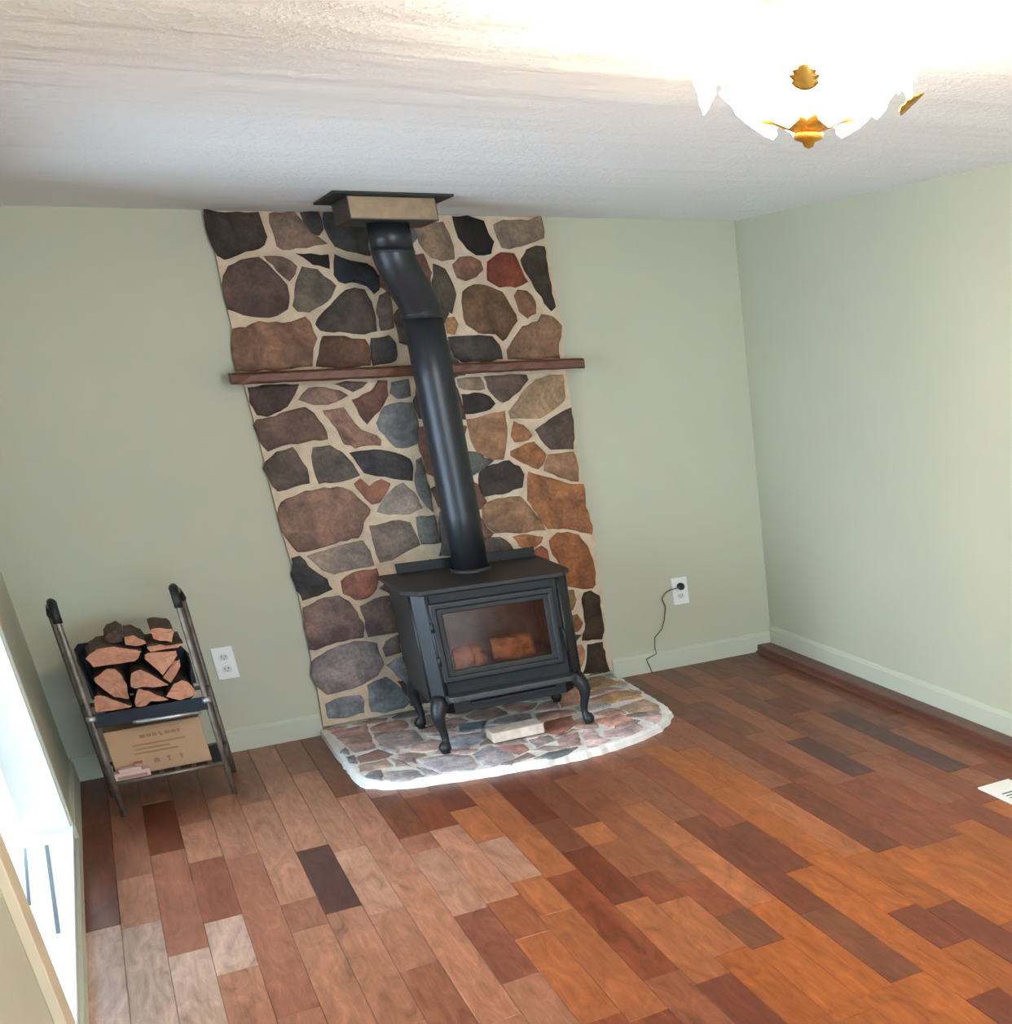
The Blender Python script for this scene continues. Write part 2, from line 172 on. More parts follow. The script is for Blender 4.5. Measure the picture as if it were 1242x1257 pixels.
HEARTH_STONES = [
    ([(1.132,-0.306),(1.151,-0.574),(1.254,-0.569),(1.262,-0.416),(1.297,-0.108),(1.117,-0.127)], (150,120,115)),
    ([(1.147,-0.759),(1.259,-0.767),(1.296,-0.726),(1.256,-0.601),(1.153,-0.647)], (125,90,80)),
    ([(1.121,-0.908),(1.157,-0.927),(1.261,-0.913),(1.254,-0.792),(1.135,-0.784)], (150,130,120)),
    ([(1.216,-1.126),(1.270,-1.159),(1.347,-1.165),(1.331,-1.034),(1.217,-0.977),(1.191,-1.086)], (150,140,140)),
    ([(1.396,-1.060),(1.428,-1.164),(1.494,-1.205),(1.551,-1.216),(1.590,-1.178),(1.592,-1.006),(1.516,-0.924),(1.370,-0.890)], (160,150,155)),
    ([(1.276,-0.931),(1.334,-0.991),(1.319,-0.893),(1.280,-0.772)], (150,130,125)),
    ([(1.283,-0.499),(1.365,-0.681),(1.473,-0.596),(1.475,-0.385),(1.292,-0.297)], (140,125,125)),
    ([(1.904,-1.298),(1.941,-1.299),(1.987,-1.286),(2.054,-1.227),(1.920,-1.205),(1.824,-1.259)], (90,92,92)),
    ([(1.613,-1.186),(1.643,-1.232),(1.757,-1.192),(1.763,-1.120),(1.719,-0.900),(1.611,-0.992)], (150,140,145)),
    ([(1.787,-1.141),(1.852,-1.105),(1.859,-1.006),(1.728,-0.951)], (140,95,88)),
    ([(1.894,-1.092),(2.003,-1.047),(2.003,-0.950),(1.897,-0.957)], (140,120,118)),
    ([(2.005,-0.885),(2.041,-0.982),(2.173,-0.860),(2.206,-0.690),(2.058,-0.705)], (140,85,70)),
    ([(2.089,-1.274),(2.154,-1.265),(2.220,-1.232),(2.195,-1.146),(2.221,-0.984),(2.141,-1.022)], (175,150,150)),
    ([(2.293,-1.018),(2.439,-0.970),(2.414,-0.833),(2.269,-0.852)], (170,120,110)),
    ([(2.214,-1.182),(2.308,-1.228),(2.418,-1.175),(2.427,-1.065),(2.247,-1.073)], (165,140,140)),
    ([(2.491,-1.130),(2.543,-1.087),(2.590,-0.986),(2.471,-0.976)], (175,150,145)),
    ([(2.475,-0.857),(2.604,-0.932),(2.643,-0.831),(2.626,-0.660),(2.457,-0.722)], (160,130,110)),
    ([(2.460,-0.618),(2.638,-0.607),(2.622,-0.437),(2.561,-0.401),(2.375,-0.458)], (150,115,80)),
    ([(2.213,-0.518),(2.318,-0.509),(2.438,-0.123),(2.273,-0.231)], (150,110,90)),
    ([(2.476,-0.095),(2.463,-0.315),(2.648,-0.247),(2.623,-0.040),(2.549,-0.015)], (125,100,70)),
    ([(1.543,-0.813),(1.614,-0.892),(1.721,-0.807),(1.745,-0.663),(1.576,-0.618)], (140,140,150)),
    ([(1.994,-1.146),(2.082,-1.190),(2.134,-0.996),(2.015,-1.037)], (150,120,118)),
    ([(1.665,-0.575),(1.764,-0.592),(1.821,-0.473),(1.681,-0.451)], (90,100,112)),
    ([(2.274,-0.177),(2.223,-0.144),(2.187,-0.120),(2.143,-0.114),(2.110,-0.143),(2.077,-0.172),(2.062,-0.220),(2.100,-0.253),(2.132,-0.283),(2.183,-0.314),(2.245,-0.296),(2.262,-0.234)], (105,105,108)),
    ([(1.354,-0.035),(1.339,-0.032),(1.334,-0.029),(1.328,-0.028),(1.322,-0.031),(1.319,-0.036),(1.232,-0.060),(1.270,-0.093),(1.306,-0.112),(1.348,-0.130),(1.394,-0.112),(1.406,-0.065)], (120,100,92)),
    ([(1.474,-0.215),(1.472,-0.166),(1.431,-0.139),(1.382,-0.140),(1.336,-0.158),(1.298,-0.196),(1.298,-0.251),(1.325,-0.296),(1.368,-0.325),(1.423,-0.344),(1.464,-0.302),(1.472,-0.254)], (140,110,100)),
    ([(1.866,-0.853),(1.858,-0.801),(1.805,-0.794),(1.763,-0.788),(1.732,-0.816),(1.697,-0.842),(1.678,-0.891),(1.735,-0.910),(1.756,-0.942),(1.799,-0.964),(1.883,-0.987),(1.875,-0.902)], (120,100,92)),
    ([(1.194,-1.025),(1.194,-1.009),(1.202,-0.935),(1.151,-0.936),(1.128,-0.982),(1.136,-1.019),(1.146,-1.035),(1.155,-1.043),(1.162,-1.053),(1.181,-1.085),(1.183,-1.045),(1.193,-1.038)], (105,105,108)),
    ([(2.024,-1.175),(2.015,-1.167),(2.004,-1.169),(1.998,-1.168),(1.926,-1.096),(1.852,-1.130),(1.929,-1.194),(1.973,-1.204),(1.992,-1.203),(2.005,-1.204),(2.029,-1.213),(2.095,-1.212)], (150,125,118)),
    ([(1.552,-0.703),(1.542,-0.656),(1.508,-0.606),(1.451,-0.626),(1.414,-0.657),(1.387,-0.692),(1.384,-0.737),(1.413,-0.770),(1.442,-0.803),(1.487,-0.806),(1.531,-0.789),(1.542,-0.744)], (165,140,135)),
    ([(2.030,-0.562),(2.036,-0.495),(1.978,-0.466),(1.919,-0.474),(1.861,-0.490),(1.815,-0.538),(1.858,-0.597),(1.883,-0.630),(1.911,-0.667),(1.964,-0.698),(2.009,-0.658),(2.020,-0.607)], (150,140,142)),
    ([(2.435,-0.589),(2.419,-0.566),(2.404,-0.528),(2.351,-0.455),(2.314,-0.525),(2.266,-0.562),(2.266,-0.623),(2.275,-0.693),(2.351,-0.687),(2.395,-0.674),(2.436,-0.663),(2.444,-0.622)], (150,140,142)),
    ([(2.598,-0.344),(2.577,-0.310),(2.542,-0.296),(2.509,-0.305),(2.486,-0.321),(2.387,-0.315),(2.367,-0.391),(2.448,-0.424),(2.506,-0.402),(2.526,-0.391),(2.549,-0.393),(2.619,-0.393)], (150,125,118)),
    ([(2.244,-0.597),(2.196,-0.562),(2.154,-0.548),(2.113,-0.538),(2.061,-0.542),(2.050,-0.593),(2.040,-0.638),(2.037,-0.702),(2.108,-0.684),(2.143,-0.683),(2.186,-0.683),(2.248,-0.659)], (140,110,100)),
    ([(1.681,-0.594),(1.665,-0.587),(1.654,-0.589),(1.634,-0.522),(1.586,-0.528),(1.506,-0.552),(1.587,-0.613),(1.626,-0.621),(1.642,-0.623),(1.655,-0.624),(1.679,-0.633),(1.722,-0.624)], (165,140,135)),
    ([(1.894,-0.035),(1.879,-0.032),(1.874,-0.029),(1.868,-0.028),(1.862,-0.031),(1.859,-0.036),(1.772,-0.060),(1.804,-0.098),(1.838,-0.135),(1.899,-0.181),(1.931,-0.109),(1.942,-0.064)], (140,110,100)),
    ([(2.263,-0.871),(2.253,-0.851),(2.266,-0.743),(2.199,-0.778),(2.186,-0.841),(2.178,-0.866),(2.157,-0.893),(2.160,-0.933),(2.189,-0.971),(2.244,-0.998),(2.262,-0.928),(2.262,-0.894)], (140,110,100)),
    ([(1.941,-0.336),(1.939,-0.289),(1.918,-0.206),(1.846,-0.232),(1.801,-0.272),(1.752,-0.311),(1.760,-0.372),(1.777,-0.432),(1.832,-0.464),(1.891,-0.456),(1.944,-0.434),(1.946,-0.375)], (120,100,92)),
    ([(2.454,-0.765),(2.445,-0.757),(2.444,-0.728),(2.415,-0.696),(2.374,-0.707),(2.312,-0.731),(2.320,-0.792),(2.370,-0.823),(2.412,-0.823),(2.447,-0.852),(2.454,-0.797),(2.453,-0.778)], (140,110,100)),
    ([(2.672,-0.048),(2.675,-0.037),(2.664,-0.039),(2.658,-0.038),(2.647,-0.035),(2.637,-0.042),(2.636,-0.055),(2.636,-0.071),(2.646,-0.092),(2.674,-0.121),(2.673,-0.065),(2.671,-0.054)], (105,105,108)),
    ([(1.740,-0.398),(1.723,-0.338),(1.661,-0.329),(1.614,-0.342),(1.574,-0.357),(1.516,-0.382),(1.489,-0.449),(1.534,-0.505),(1.602,-0.503),(1.646,-0.498),(1.664,-0.459),(1.702,-0.444)], (140,110,100)),
    ([(1.849,-1.224),(1.831,-1.152),(1.731,-1.216),(1.714,-1.219),(1.699,-1.226),(1.678,-1.236),(1.696,-1.255),(1.711,-1.258),(1.716,-1.261),(1.722,-1.262),(1.728,-1.259),(1.731,-1.254)], (120,100,92)),
    ([(1.581,-0.036),(1.525,-0.037),(1.514,-0.039),(1.508,-0.038),(1.497,-0.035),(1.468,-0.036),(1.432,-0.066),(1.438,-0.114),(1.479,-0.141),(1.528,-0.140),(1.576,-0.125),(1.616,-0.086)], (105,105,108)),
    ([(2.554,-0.915),(2.545,-0.907),(2.534,-0.909),(2.528,-0.908),(2.501,-0.887),(2.439,-0.889),(2.448,-0.937),(2.482,-0.962),(2.516,-0.962),(2.541,-0.975),(2.578,-0.974),(2.594,-0.942)], (120,100,92)),
    ([(2.004,-0.835),(2.013,-0.811),(2.019,-0.722),(1.956,-0.722),(1.908,-0.759),(1.885,-0.808),(1.894,-0.857),(1.902,-0.909),(1.946,-0.942),(1.996,-0.918),(2.001,-0.864),(2.003,-0.848)], (150,125,118)),
    ([(1.426,-0.823),(1.397,-0.790),(1.368,-0.757),(1.320,-0.742),(1.306,-0.801),(1.317,-0.832),(1.316,-0.845),(1.316,-0.861),(1.326,-0.882),(1.365,-0.965),(1.369,-0.873),(1.431,-0.871)], (150,125,118)),
    ([(1.818,-0.150),(1.786,-0.112),(1.752,-0.075),(1.693,-0.037),(1.643,-0.083),(1.621,-0.137),(1.646,-0.185),(1.663,-0.220),(1.689,-0.261),(1.744,-0.288),(1.789,-0.248),(1.838,-0.209)], (140,110,100)),
    ([(2.481,-0.074),(2.498,-0.038),(2.464,-0.038),(2.441,-0.037),(2.410,-0.035),(2.370,-0.053),(2.360,-0.098),(2.378,-0.144),(2.439,-0.114),(2.464,-0.151),(2.463,-0.095),(2.461,-0.084)], (150,140,142)),
    ([(2.211,-0.444),(2.225,-0.410),(2.219,-0.332),(2.160,-0.352),(2.127,-0.390),(2.104,-0.425),(2.070,-0.472),(2.114,-0.508),(2.156,-0.522),(2.197,-0.532),(2.204,-0.477),(2.214,-0.461)], (150,125,118)),
    ([(2.138,-0.320),(2.100,-0.287),(2.068,-0.257),(2.015,-0.218),(1.966,-0.256),(1.964,-0.315),(1.969,-0.354),(1.971,-0.401),(2.002,-0.454),(2.060,-0.438),(2.093,-0.400),(2.116,-0.365)], (140,110,100)),
    ([(1.401,-1.114),(1.394,-1.099),(1.384,-1.078),(1.345,-0.998),(1.357,-1.105),(1.359,-1.116),(1.358,-1.122),(1.355,-1.133),(1.356,-1.162),(1.383,-1.183),(1.412,-1.168),(1.404,-1.131)], (150,140,142)),
    ([(1.593,-0.891),(1.577,-0.876),(1.564,-0.858),(1.533,-0.814),(1.489,-0.831),(1.459,-0.869),(1.507,-0.909),(1.526,-0.921),(1.539,-0.934),(1.561,-0.955),(1.614,-0.972),(1.652,-0.934)], (165,140,135)),
    ([(1.324,-0.615),(1.315,-0.607),(1.311,-0.586),(1.279,-0.518),(1.260,-0.575),(1.277,-0.612),(1.276,-0.625),(1.276,-0.641),(1.286,-0.662),(1.320,-0.718),(1.342,-0.668),(1.323,-0.628)], (150,140,142)),
    ([(2.138,-0.050),(2.079,-0.036),(2.051,-0.036),(2.034,-0.039),(2.011,-0.037),(1.968,-0.046),(1.962,-0.086),(1.956,-0.144),(1.999,-0.191),(2.057,-0.156),(2.090,-0.127),(2.123,-0.098)], (150,125,118)),
    ([(2.462,-1.023),(2.440,-0.987),(2.394,-0.998),(2.374,-1.009),(2.356,-1.013),(2.327,-1.022),(2.309,-1.054),(2.365,-1.053),(2.376,-1.051),(2.382,-1.052),(2.393,-1.055),(2.422,-1.054)], (140,110,100)),
    ([(1.134,-0.515),(1.134,-0.499),(1.134,-0.448),(1.105,-0.496),(1.102,-0.511),(1.099,-0.516),(1.098,-0.522),(1.101,-0.528),(1.106,-0.531),(1.124,-0.591),(1.134,-0.547),(1.133,-0.528)], (105,105,108)),
    ([(2.284,-0.035),(2.269,-0.032),(2.264,-0.029),(2.258,-0.028),(2.252,-0.031),(2.249,-0.036),(2.162,-0.060),(2.197,-0.096),(2.233,-0.120),(2.282,-0.150),(2.329,-0.118),(2.340,-0.067)], (150,140,142)),
    ([(1.134,-0.035),(1.119,-0.032),(1.114,-0.029),(1.108,-0.028),(1.102,-0.031),(1.099,-0.036),(1.098,-0.042),(1.101,-0.048),(1.106,-0.051),(1.125,-0.114),(1.174,-0.112),(1.209,-0.073)], (140,110,100)),
    ([(2.672,-0.508),(2.669,-0.502),(2.664,-0.499),(2.639,-0.408),(2.636,-0.483),(2.637,-0.502),(2.636,-0.515),(2.645,-0.523),(2.646,-0.552),(2.665,-0.534),(2.668,-0.519),(2.671,-0.514)], (150,125,118)),
    ([(1.132,-0.688),(1.144,-0.669),(1.145,-0.614),(1.106,-0.619),(1.107,-0.675),(1.109,-0.686),(1.108,-0.692),(1.105,-0.703),(1.109,-0.724),(1.134,-0.761),(1.133,-0.705),(1.131,-0.694)], (105,105,108)),
    ([(1.644,-0.235),(1.627,-0.200),(1.601,-0.159),(1.552,-0.160),(1.506,-0.178),(1.498,-0.226),(1.496,-0.265),(1.492,-0.319),(1.539,-0.341),(1.586,-0.328),(1.626,-0.313),(1.669,-0.283)], (120,100,92)),
    ([(1.882,-0.673),(1.857,-0.640),(1.829,-0.603),(1.779,-0.588),(1.747,-0.630),(1.758,-0.676),(1.745,-0.701),(1.746,-0.738),(1.775,-0.766),(1.817,-0.772),(1.872,-0.771),(1.906,-0.726)], (150,125,118)),
    ([(2.682,-0.268),(2.679,-0.262),(2.674,-0.259),(2.656,-0.199),(2.657,-0.255),(2.647,-0.262),(2.592,-0.286),(2.613,-0.320),(2.639,-0.361),(2.675,-0.294),(2.678,-0.279),(2.681,-0.274)], (150,140,142)),
    ([(2.156,-0.973),(2.130,-0.937),(2.078,-0.967),(2.068,-0.978),(2.057,-0.975),(2.059,-0.986),(2.015,-1.001),(2.043,-1.014),(2.062,-1.013),(2.072,-1.002),(2.083,-1.005),(2.081,-0.994)], (120,100,92)),
]
VENEER_OUTLINE = [(1.150,2.438),(1.161,2.303),(1.152,2.138),(1.149,1.969),(1.131,1.814),(1.139,1.708),(1.143,1.473),(1.140,1.286),(1.139,1.055),(1.147,0.856),(1.139,0.694),(1.126,0.444),(1.115,0.229),(1.100,0.050),(2.691,0.050),(2.684,0.269),(2.698,0.554),(2.698,0.831),(2.686,0.968),(2.674,1.189),(2.674,1.444),(2.680,1.651),(2.678,1.772),(2.695,1.931),(2.686,2.087),(2.675,2.277),(2.674,2.438)]
HEARTH_OUTLINE = [(1.078,-0.002),(1.075,-0.500),(1.085,-0.950),(1.110,-1.040),(1.170,-1.120),(1.264,-1.175),(1.450,-1.235),(1.682,-1.280),(1.880,-1.310),(2.060,-1.315),(2.220,-1.295),(2.383,-1.240),(2.520,-1.155),(2.610,-1.050),(2.665,-0.960),(2.690,-0.860),(2.700,-0.400),(2.710,-0.002)]
LOG_ENDS = [
    [(0.241,0.663),(0.337,0.662),(0.390,0.663),(0.412,0.683),(0.424,0.698),(0.391,0.714),(0.333,0.736),(0.273,0.736),(0.245,0.720),(0.224,0.702)],
    [(0.376,0.733),(0.410,0.722),(0.452,0.727),(0.447,0.740),(0.414,0.768),(0.381,0.766)],
    [(0.481,0.744),(0.502,0.730),(0.543,0.717),(0.562,0.760),(0.555,0.773),(0.517,0.784),(0.484,0.785),(0.477,0.774)],
    [(0.455,0.693),(0.485,0.694),(0.559,0.692),(0.582,0.708),(0.546,0.706),(0.499,0.717),(0.449,0.716)],
    [(0.428,0.666),(0.450,0.627),(0.473,0.586),(0.528,0.638),(0.547,0.659),(0.548,0.680),(0.458,0.689),(0.431,0.680)],
    [(0.489,0.590),(0.471,0.570),(0.493,0.544),(0.547,0.609),(0.552,0.639),(0.530,0.635)],
    [(0.347,0.557),(0.355,0.549),(0.384,0.550),(0.427,0.540),(0.484,0.540),(0.475,0.548),(0.427,0.602),(0.400,0.624),(0.364,0.613)],
    [(0.261,0.633),(0.233,0.619),(0.231,0.599),(0.279,0.524),(0.320,0.509),(0.329,0.511),(0.336,0.569),(0.328,0.615),(0.311,0.643),(0.285,0.648)],
    [(0.198,0.478),(0.216,0.472),(0.309,0.470),(0.331,0.474),(0.279,0.510),(0.262,0.522),(0.231,0.541),(0.211,0.540)],
    [(0.364,0.534),(0.343,0.489),(0.342,0.469),(0.378,0.466),(0.399,0.482),(0.467,0.476),(0.427,0.507),(0.407,0.526),(0.375,0.545)],
    [(0.484,0.518),(0.462,0.491),(0.509,0.466),(0.540,0.469),(0.576,0.483),(0.573,0.498),(0.560,0.532),(0.536,0.551),(0.503,0.540)],
    [(0.309,0.764),(0.322,0.741),(0.370,0.739),(0.381,0.773),(0.364,0.793),(0.326,0.782)],
]
CORD = [(3.156,0.476),(3.119,0.476),(3.085,0.462),(3.057,0.431),(3.073,0.377),(3.054,0.301),(3.033,0.251),(2.980,0.207),(2.972,0.146),(2.976,0.110),(2.908,0.086),(2.917,0.053),(2.927,0.024)]


# ---------------------------------------------------------------- helpers
def lin(c):
    return tuple(((v / 255 / 12.92) if v <= 10 else ((v / 255 + 0.055) / 1.055) ** 2.4) for v in c)

class MB:
    """collects shapes, then links them as one mesh object"""
    def __init__(self):
        self.v, self.f, self.m, self.smooth = [], [], [], []
    def add(self, v, f, m=0, smooth=False):
        o = len(self.v)
        self.v += [tuple(p) for p in v]
        self.f += [tuple(i + o for i in q) for q in f]
        self.m += [m] * len(f)
        self.smooth += [smooth] * len(f)
    def box(self, x0, x1, y0, y1, z0, z1, m=0):
        self.add([(x0, y0, z0), (x1, y0, z0), (x1, y1, z0), (x0, y1, z0), (x0, y0, z1), (x1, y0, z1), (x1, y1, z1), (x0, y1, z1)],
                 [(0, 3, 2, 1), (4, 5, 6, 7), (0, 1, 5, 4), (1, 2, 6, 5), (2, 3, 7, 6), (3, 0, 4, 7)], m)
        return self
    def prism(self, pts, a, b, axis='z', m=0):
        """counter-clockwise polygon extruded from a to b along an axis"""
        n = len(pts)
        def at(p, h):
            return (p[0], p[1], h) if axis == 'z' else ((p[0], h, p[1]) if axis == 'y' else (h, p[0], p[1]))
        v = [at(p, a) for p in pts] + [at(p, b) for p in pts]
        f = [tuple(range(n - 1, -1, -1)), tuple(range(n, 2 * n))] + [(i, (i + 1) % n, n + (i + 1) % n, n + i) for i in range(n)]
        self.add(v, f, m)
        return self
    def tube(self, path, r, n=10, cap=True, m=0):
        """round tube along a path; r is a number or one radius per point"""
        path = [Vector(p) for p in path]
        rs = r if isinstance(r, (list, tuple)) else [r] * len(path)
        rings, up = [], None
        for i, p in enumerate(path):
            t = (path[min(i + 1, len(path) - 1)] - path[max(i - 1, 0)]).normalized()
            if up is None:
                up = Vector((1, 0, 0)) if abs(t.x) < 0.9 else Vector((0, 1, 0))
            up = (up - t * up.dot(t)).normalized()
            w = t.cross(up)
            rings.append([p + (up * math.cos(2 * PI * k / n) + w * math.sin(2 * PI * k / n)) * rs[i] for k in range(n)])
        v = [q for ring in rings for q in ring]
        f = [(i * n + k, i * n + (k + 1) % n, (i + 1) * n + (k + 1) % n, (i + 1) * n + k) for i in range(len(path) - 1) for k in range(n)]
        self.add(v, f, m, True)
        if cap:
            o = len(self.v) - len(v)
            self.f += [tuple(o + k for k in range(n - 1, -1, -1)), tuple(o + (len(path) - 1) * n + k for k in range(n))]
            self.m += [m, m]
            self.smooth += [False, False]
        return self
    def lathe(self, prof, n=20, center=(0, 0), m=0):
        """profile of (radius, z) spun about a vertical axis"""
        v = [(center[0] + r * math.cos(2 * PI * k / n), center[1] + r * math.sin(2 * PI * k / n), z) for r, z in prof for k in range(n)]
        f = [(i * n + k, i * n + (k + 1) % n, (i + 1) * n + (k + 1) % n, (i + 1) * n + k) for i in range(len(prof) - 1) for k in range(n)]
        self.add(v, f, m, True)
        return self
    def build(self, name, mats, parent=None, bevel=0, seg=2, color=None, fix=True):
        me = bpy.data.meshes.new(name)
        me.from_pydata(self.v, [], self.f)
        for mt in (mats if isinstance(mats, (list, tuple)) else [mats]):
            me.materials.append(mt)
        me.polygons.foreach_set('material_index', self.m)
        me.polygons.foreach_set('use_smooth', self.smooth)
        if fix:
            import bmesh
            bm = bmesh.new()
            bm.from_mesh(me)
            bmesh.ops.recalc_face_normals(bm, faces=bm.faces)
            bm.to_mesh(me)
            bm.free()
        me.update()
        o = bpy.data.objects.new(name, me)
        col.objects.link(o)
        if parent:
            o.parent = parent
            o.matrix_parent_inverse = Matrix.Translation(-Vector(parent.location))
        if color:
            o.color = (*color, 1)
        if bevel:
            b = o.modifiers.new('bevel', 'BEVEL')
            b.width = bevel
            b.segments = seg
            b.limit_method = 'ANGLE'
            b.angle_limit = math.radians(40)
        return o

def tag(o, label=None, cat=None, group=None, kind=None):
    if label: o['label'] = label
    if cat: o['category'] = cat
    if group: o['group'] = group
    if kind: o['kind'] = kind
    return o

def empty(name, loc, label, cat, group=None, kind=None):
    o = bpy.data.objects.new(name, None)
    o.location = loc
    o.empty_display_size = 0.1
    col.objects.link(o)
    return tag(o, label, cat, group, kind)

# ---------------------------------------------------------------- materials
class NT:
    def __init__(self, name):
        self.mat = bpy.data.materials.new(name)
        self.mat.use_nodes = True
        self.t = self.mat.node_tree
        self.p = self.t.nodes['Principled BSDF']
        self.out = self.t.nodes['Material Output']
    def n(self, kind, **kw):
        nd = self.t.nodes.new(kind)
        for k, v in kw.items():
            if k in nd.inputs:
                nd.inputs[k].default_value = v
            else:
                setattr(nd, k, v)
        return nd
    def l(self, a, b):
        self.t.links.new(a, b)
    def noise(self, vec, scale, detail=4, rough=0.55, dist=0.0):
        nd = self.n('ShaderNodeTexNoise')
        nd.inputs['Scale'].default_value = scale
        nd.inputs['Detail'].default_value = detail
        nd.inputs['Roughness'].default_value = rough
        nd.inputs['Distortion'].default_value = dist
        if vec is not None:
            self.l(vec, nd.inputs['Vector'])
        return nd.outputs['Fac']
    def ramp(self, fac, stops):
        nd = self.n('ShaderNodeValToRGB')
        el = nd.color_ramp.elements
        while len(el) < len(stops):
            el.new(0.5)
        for e, (pos, c) in zip(el, stops):
            e.position = pos
            e.color = (*c, 1) if len(c) == 3 else c
        self.l(fac, nd.inputs['Fac'])
        return nd.outputs['Color']
    def mul(self, a, b, fac=1.0, kind='MULTIPLY'):
        nd = self.n('ShaderNodeMix', data_type='RGBA', blend_type=kind)
        nd.inputs[0].default_value = fac
        for s, v in ((nd.inputs[6], a), (nd.inputs[7], b)):
            if isinstance(v, tuple):
                s.default_value = (*v, 1)
            else:
                self.l(v, s)
        return nd.outputs[2]
    def bump(self, height, strength, dist=0.01, normal=None):
        nd = self.n('ShaderNodeBump')
        nd.inputs['Strength'].default_value = strength
        nd.inputs['Distance'].default_value = dist
        self.l(height, nd.inputs['Height'])
        if normal is not None:
            self.l(normal, nd.inputs['Normal'])
        self.l(nd.outputs['Normal'], self.p.inputs['Normal'])
        return nd.outputs['Normal']
    def pos(self):
        return self.n('ShaderNodeNewGeometry').outputs['Position']

def plain(name, color, rough=0.5, metal=0.0, var=0.12, scale=12.0, bump=0.0, bscale=80.0, spec=0.5):
    g = NT(name)
    pos = g.pos()
    f = g.noise(pos, scale)
    c = g.ramp(f, [(0.3, tuple(v * (1 - var) for v in color)), (0.7, tuple(min(1, v * (1 + var)) for v in color))])
    g.l(c, g.p.inputs['Base Color'])
    g.p.inputs['Roughness'].default_value = rough
    g.p.inputs['Metallic'].default_value = metal
    g.p.inputs['Specular IOR Level'].default_value = spec
    if bump:
        g.bump(g.noise(pos, bscale, 6), bump, 0.004)
    return g.mat

def wall_paint(name, color):
    g = NT(name)
    pos = g.pos()
    c = g.ramp(g.noise(pos, 1.3, 3), [(0.3, tuple(v * 0.97 for v in color)), (0.7, tuple(v * 1.03 for v in color))])
    g.l(c, g.p.inputs['Base Color'])
    g.p.inputs['Roughness'].default_value = 0.55
    g.p.inputs['Specular IOR Level'].default_value = 0.35
    g.bump(g.noise(pos, 220, 3), 0.12, 0.002)
    return g.mat

def ceiling_paint():
    g = NT('textured_ceiling_white')
    pos = g.pos()
    g.p.inputs['Base Color'].default_value = (0.88, 0.88, 0.89, 1)
    g.p.inputs['Roughness'].default_value = 0.9
    # stippled spray texture over gently wavy plasterboard
    st = g.noise(pos, 42, 3, 0.6)
    n1 = g.bump(g.ramp(st, [(0.48, (0, 0, 0)), (0.68, (1, 1, 1))]), 0.28, 0.005)
    mp = g.n('ShaderNodeMapping')
    mp.inputs['Scale'].default_value = (0.35, 3.2, 1)
    mp.inputs['Rotation'].default_value = (0, 0, 0.12)
    g.l(pos, mp.inputs['Vector'])
    g.bump(g.noise(mp.outputs['Vector'], 1.6, 3), 0.35, 0.05, n1)
    return g.mat

def stone_mat(name, rough=0.75):
    """colour comes from each stone object; veins, mottling and pits on top"""
    g = NT(name)
    oi = g.n('ShaderNodeObjectInfo')
    pos = g.pos()
    add = g.n('ShaderNodeVectorMath', operation='MULTIPLY_ADD')
    g.l(oi.outputs['Random'], add.inputs[0])
    add.inputs[1].default_value = (37, 19, 53)
    g.l(pos, add.inputs[2])
    big = g.ramp(g.noise(add.outputs[0], 9, 5, 0.6, 0.6), [(0.27, (0.50, 0.50, 0.53)), (0.5, (1, 1, 1)), (0.72, (1.75, 1.6, 1.48))])
    fine = g.ramp(g.noise(add.outputs[0], 60, 5, 0.7), [(0.3, (0.7, 0.7, 0.7)), (0.7, (1.25, 1.25, 1.25))])
    g.l(g.mul(g.mul(oi.outputs['Color'], big), fine), g.p.inputs['Base Color'])
    g.p.inputs['Roughness'].default_value = rough
    g.p.inputs['Specular IOR Level'].default_value = 0.3
    g.bump(g.noise(add.outputs[0], 28, 6, 0.65), 0.5, 0.012)
    return g.mat

def floor_mat():
    """colour comes from each plank object; grain runs along its length"""
    g = NT('hardwood_plank')
    oi = g.n('ShaderNodeObjectInfo')
    pos = g.pos()
    add = g.n('ShaderNodeVectorMath', operation='MULTIPLY_ADD')
    g.l(oi.outputs['Random'], add.inputs[0])
    add.inputs[1].default_value = (31, 17, 3)
    g.l(pos, add.inputs[2])
    mp = g.n('ShaderNodeMapping')
    mp.inputs['Scale'].default_value = (8, 2.0, 1)
    g.l(add.outputs[0], mp.inputs['Vector'])
    fig = g.ramp(g.noise(mp.outputs['Vector'], 1.7, 6, 0.68, 1.8), [(0.25, (0.45, 0.38, 0.34)), (0.42, (0.85, 0.82, 0.80)), (0.56, (1.05, 1.05, 1.05)), (0.72, (1.42, 1.42, 1.45))])
    mp2 = g.n('ShaderNodeMapping')
    mp2.inputs['Scale'].default_value = (120, 5, 1)
    g.l(add.outputs[0], mp2.inputs['Vector'])
    grain = g.ramp(g.noise(mp2.outputs['Vector'], 1.0, 3), [(0.3, (0.86, 0.85, 0.84)), (0.7, (1.08, 1.08, 1.08))])
    knots = g.ramp(g.noise(mp.outputs['Vector'], 3.6, 2, 0.5, 0.5), [(0.16, (0.35, 0.28, 0.25)), (0.27, (1, 1, 1))])
    g.l(g.mul(g.mul(g.mul(oi.outputs['Color'], fig), grain), knots), g.p.inputs['Base Color'])
    rr = g.n('ShaderNodeMapRange')
    g.l(g.noise(mp.outputs['Vector'], 4, 4), rr.inputs['Value'])
    rr.inputs['To Min'].default_value = 0.30
    rr.inputs['To Max'].default_value = 0.48
    g.l(rr.outputs['Result'], g.p.inputs['Roughness'])
    g.p.inputs['Coat Weight'].default_value = 0.08
    g.p.inputs['Specular IOR Level'].default_value = 0.35
    g.p.inputs['Coat Roughness'].default_value = 0.22
    g.bump(g.noise(mp2.outputs['Vector'], 1.0, 3), 0.05, 0.002)
    return g.mat

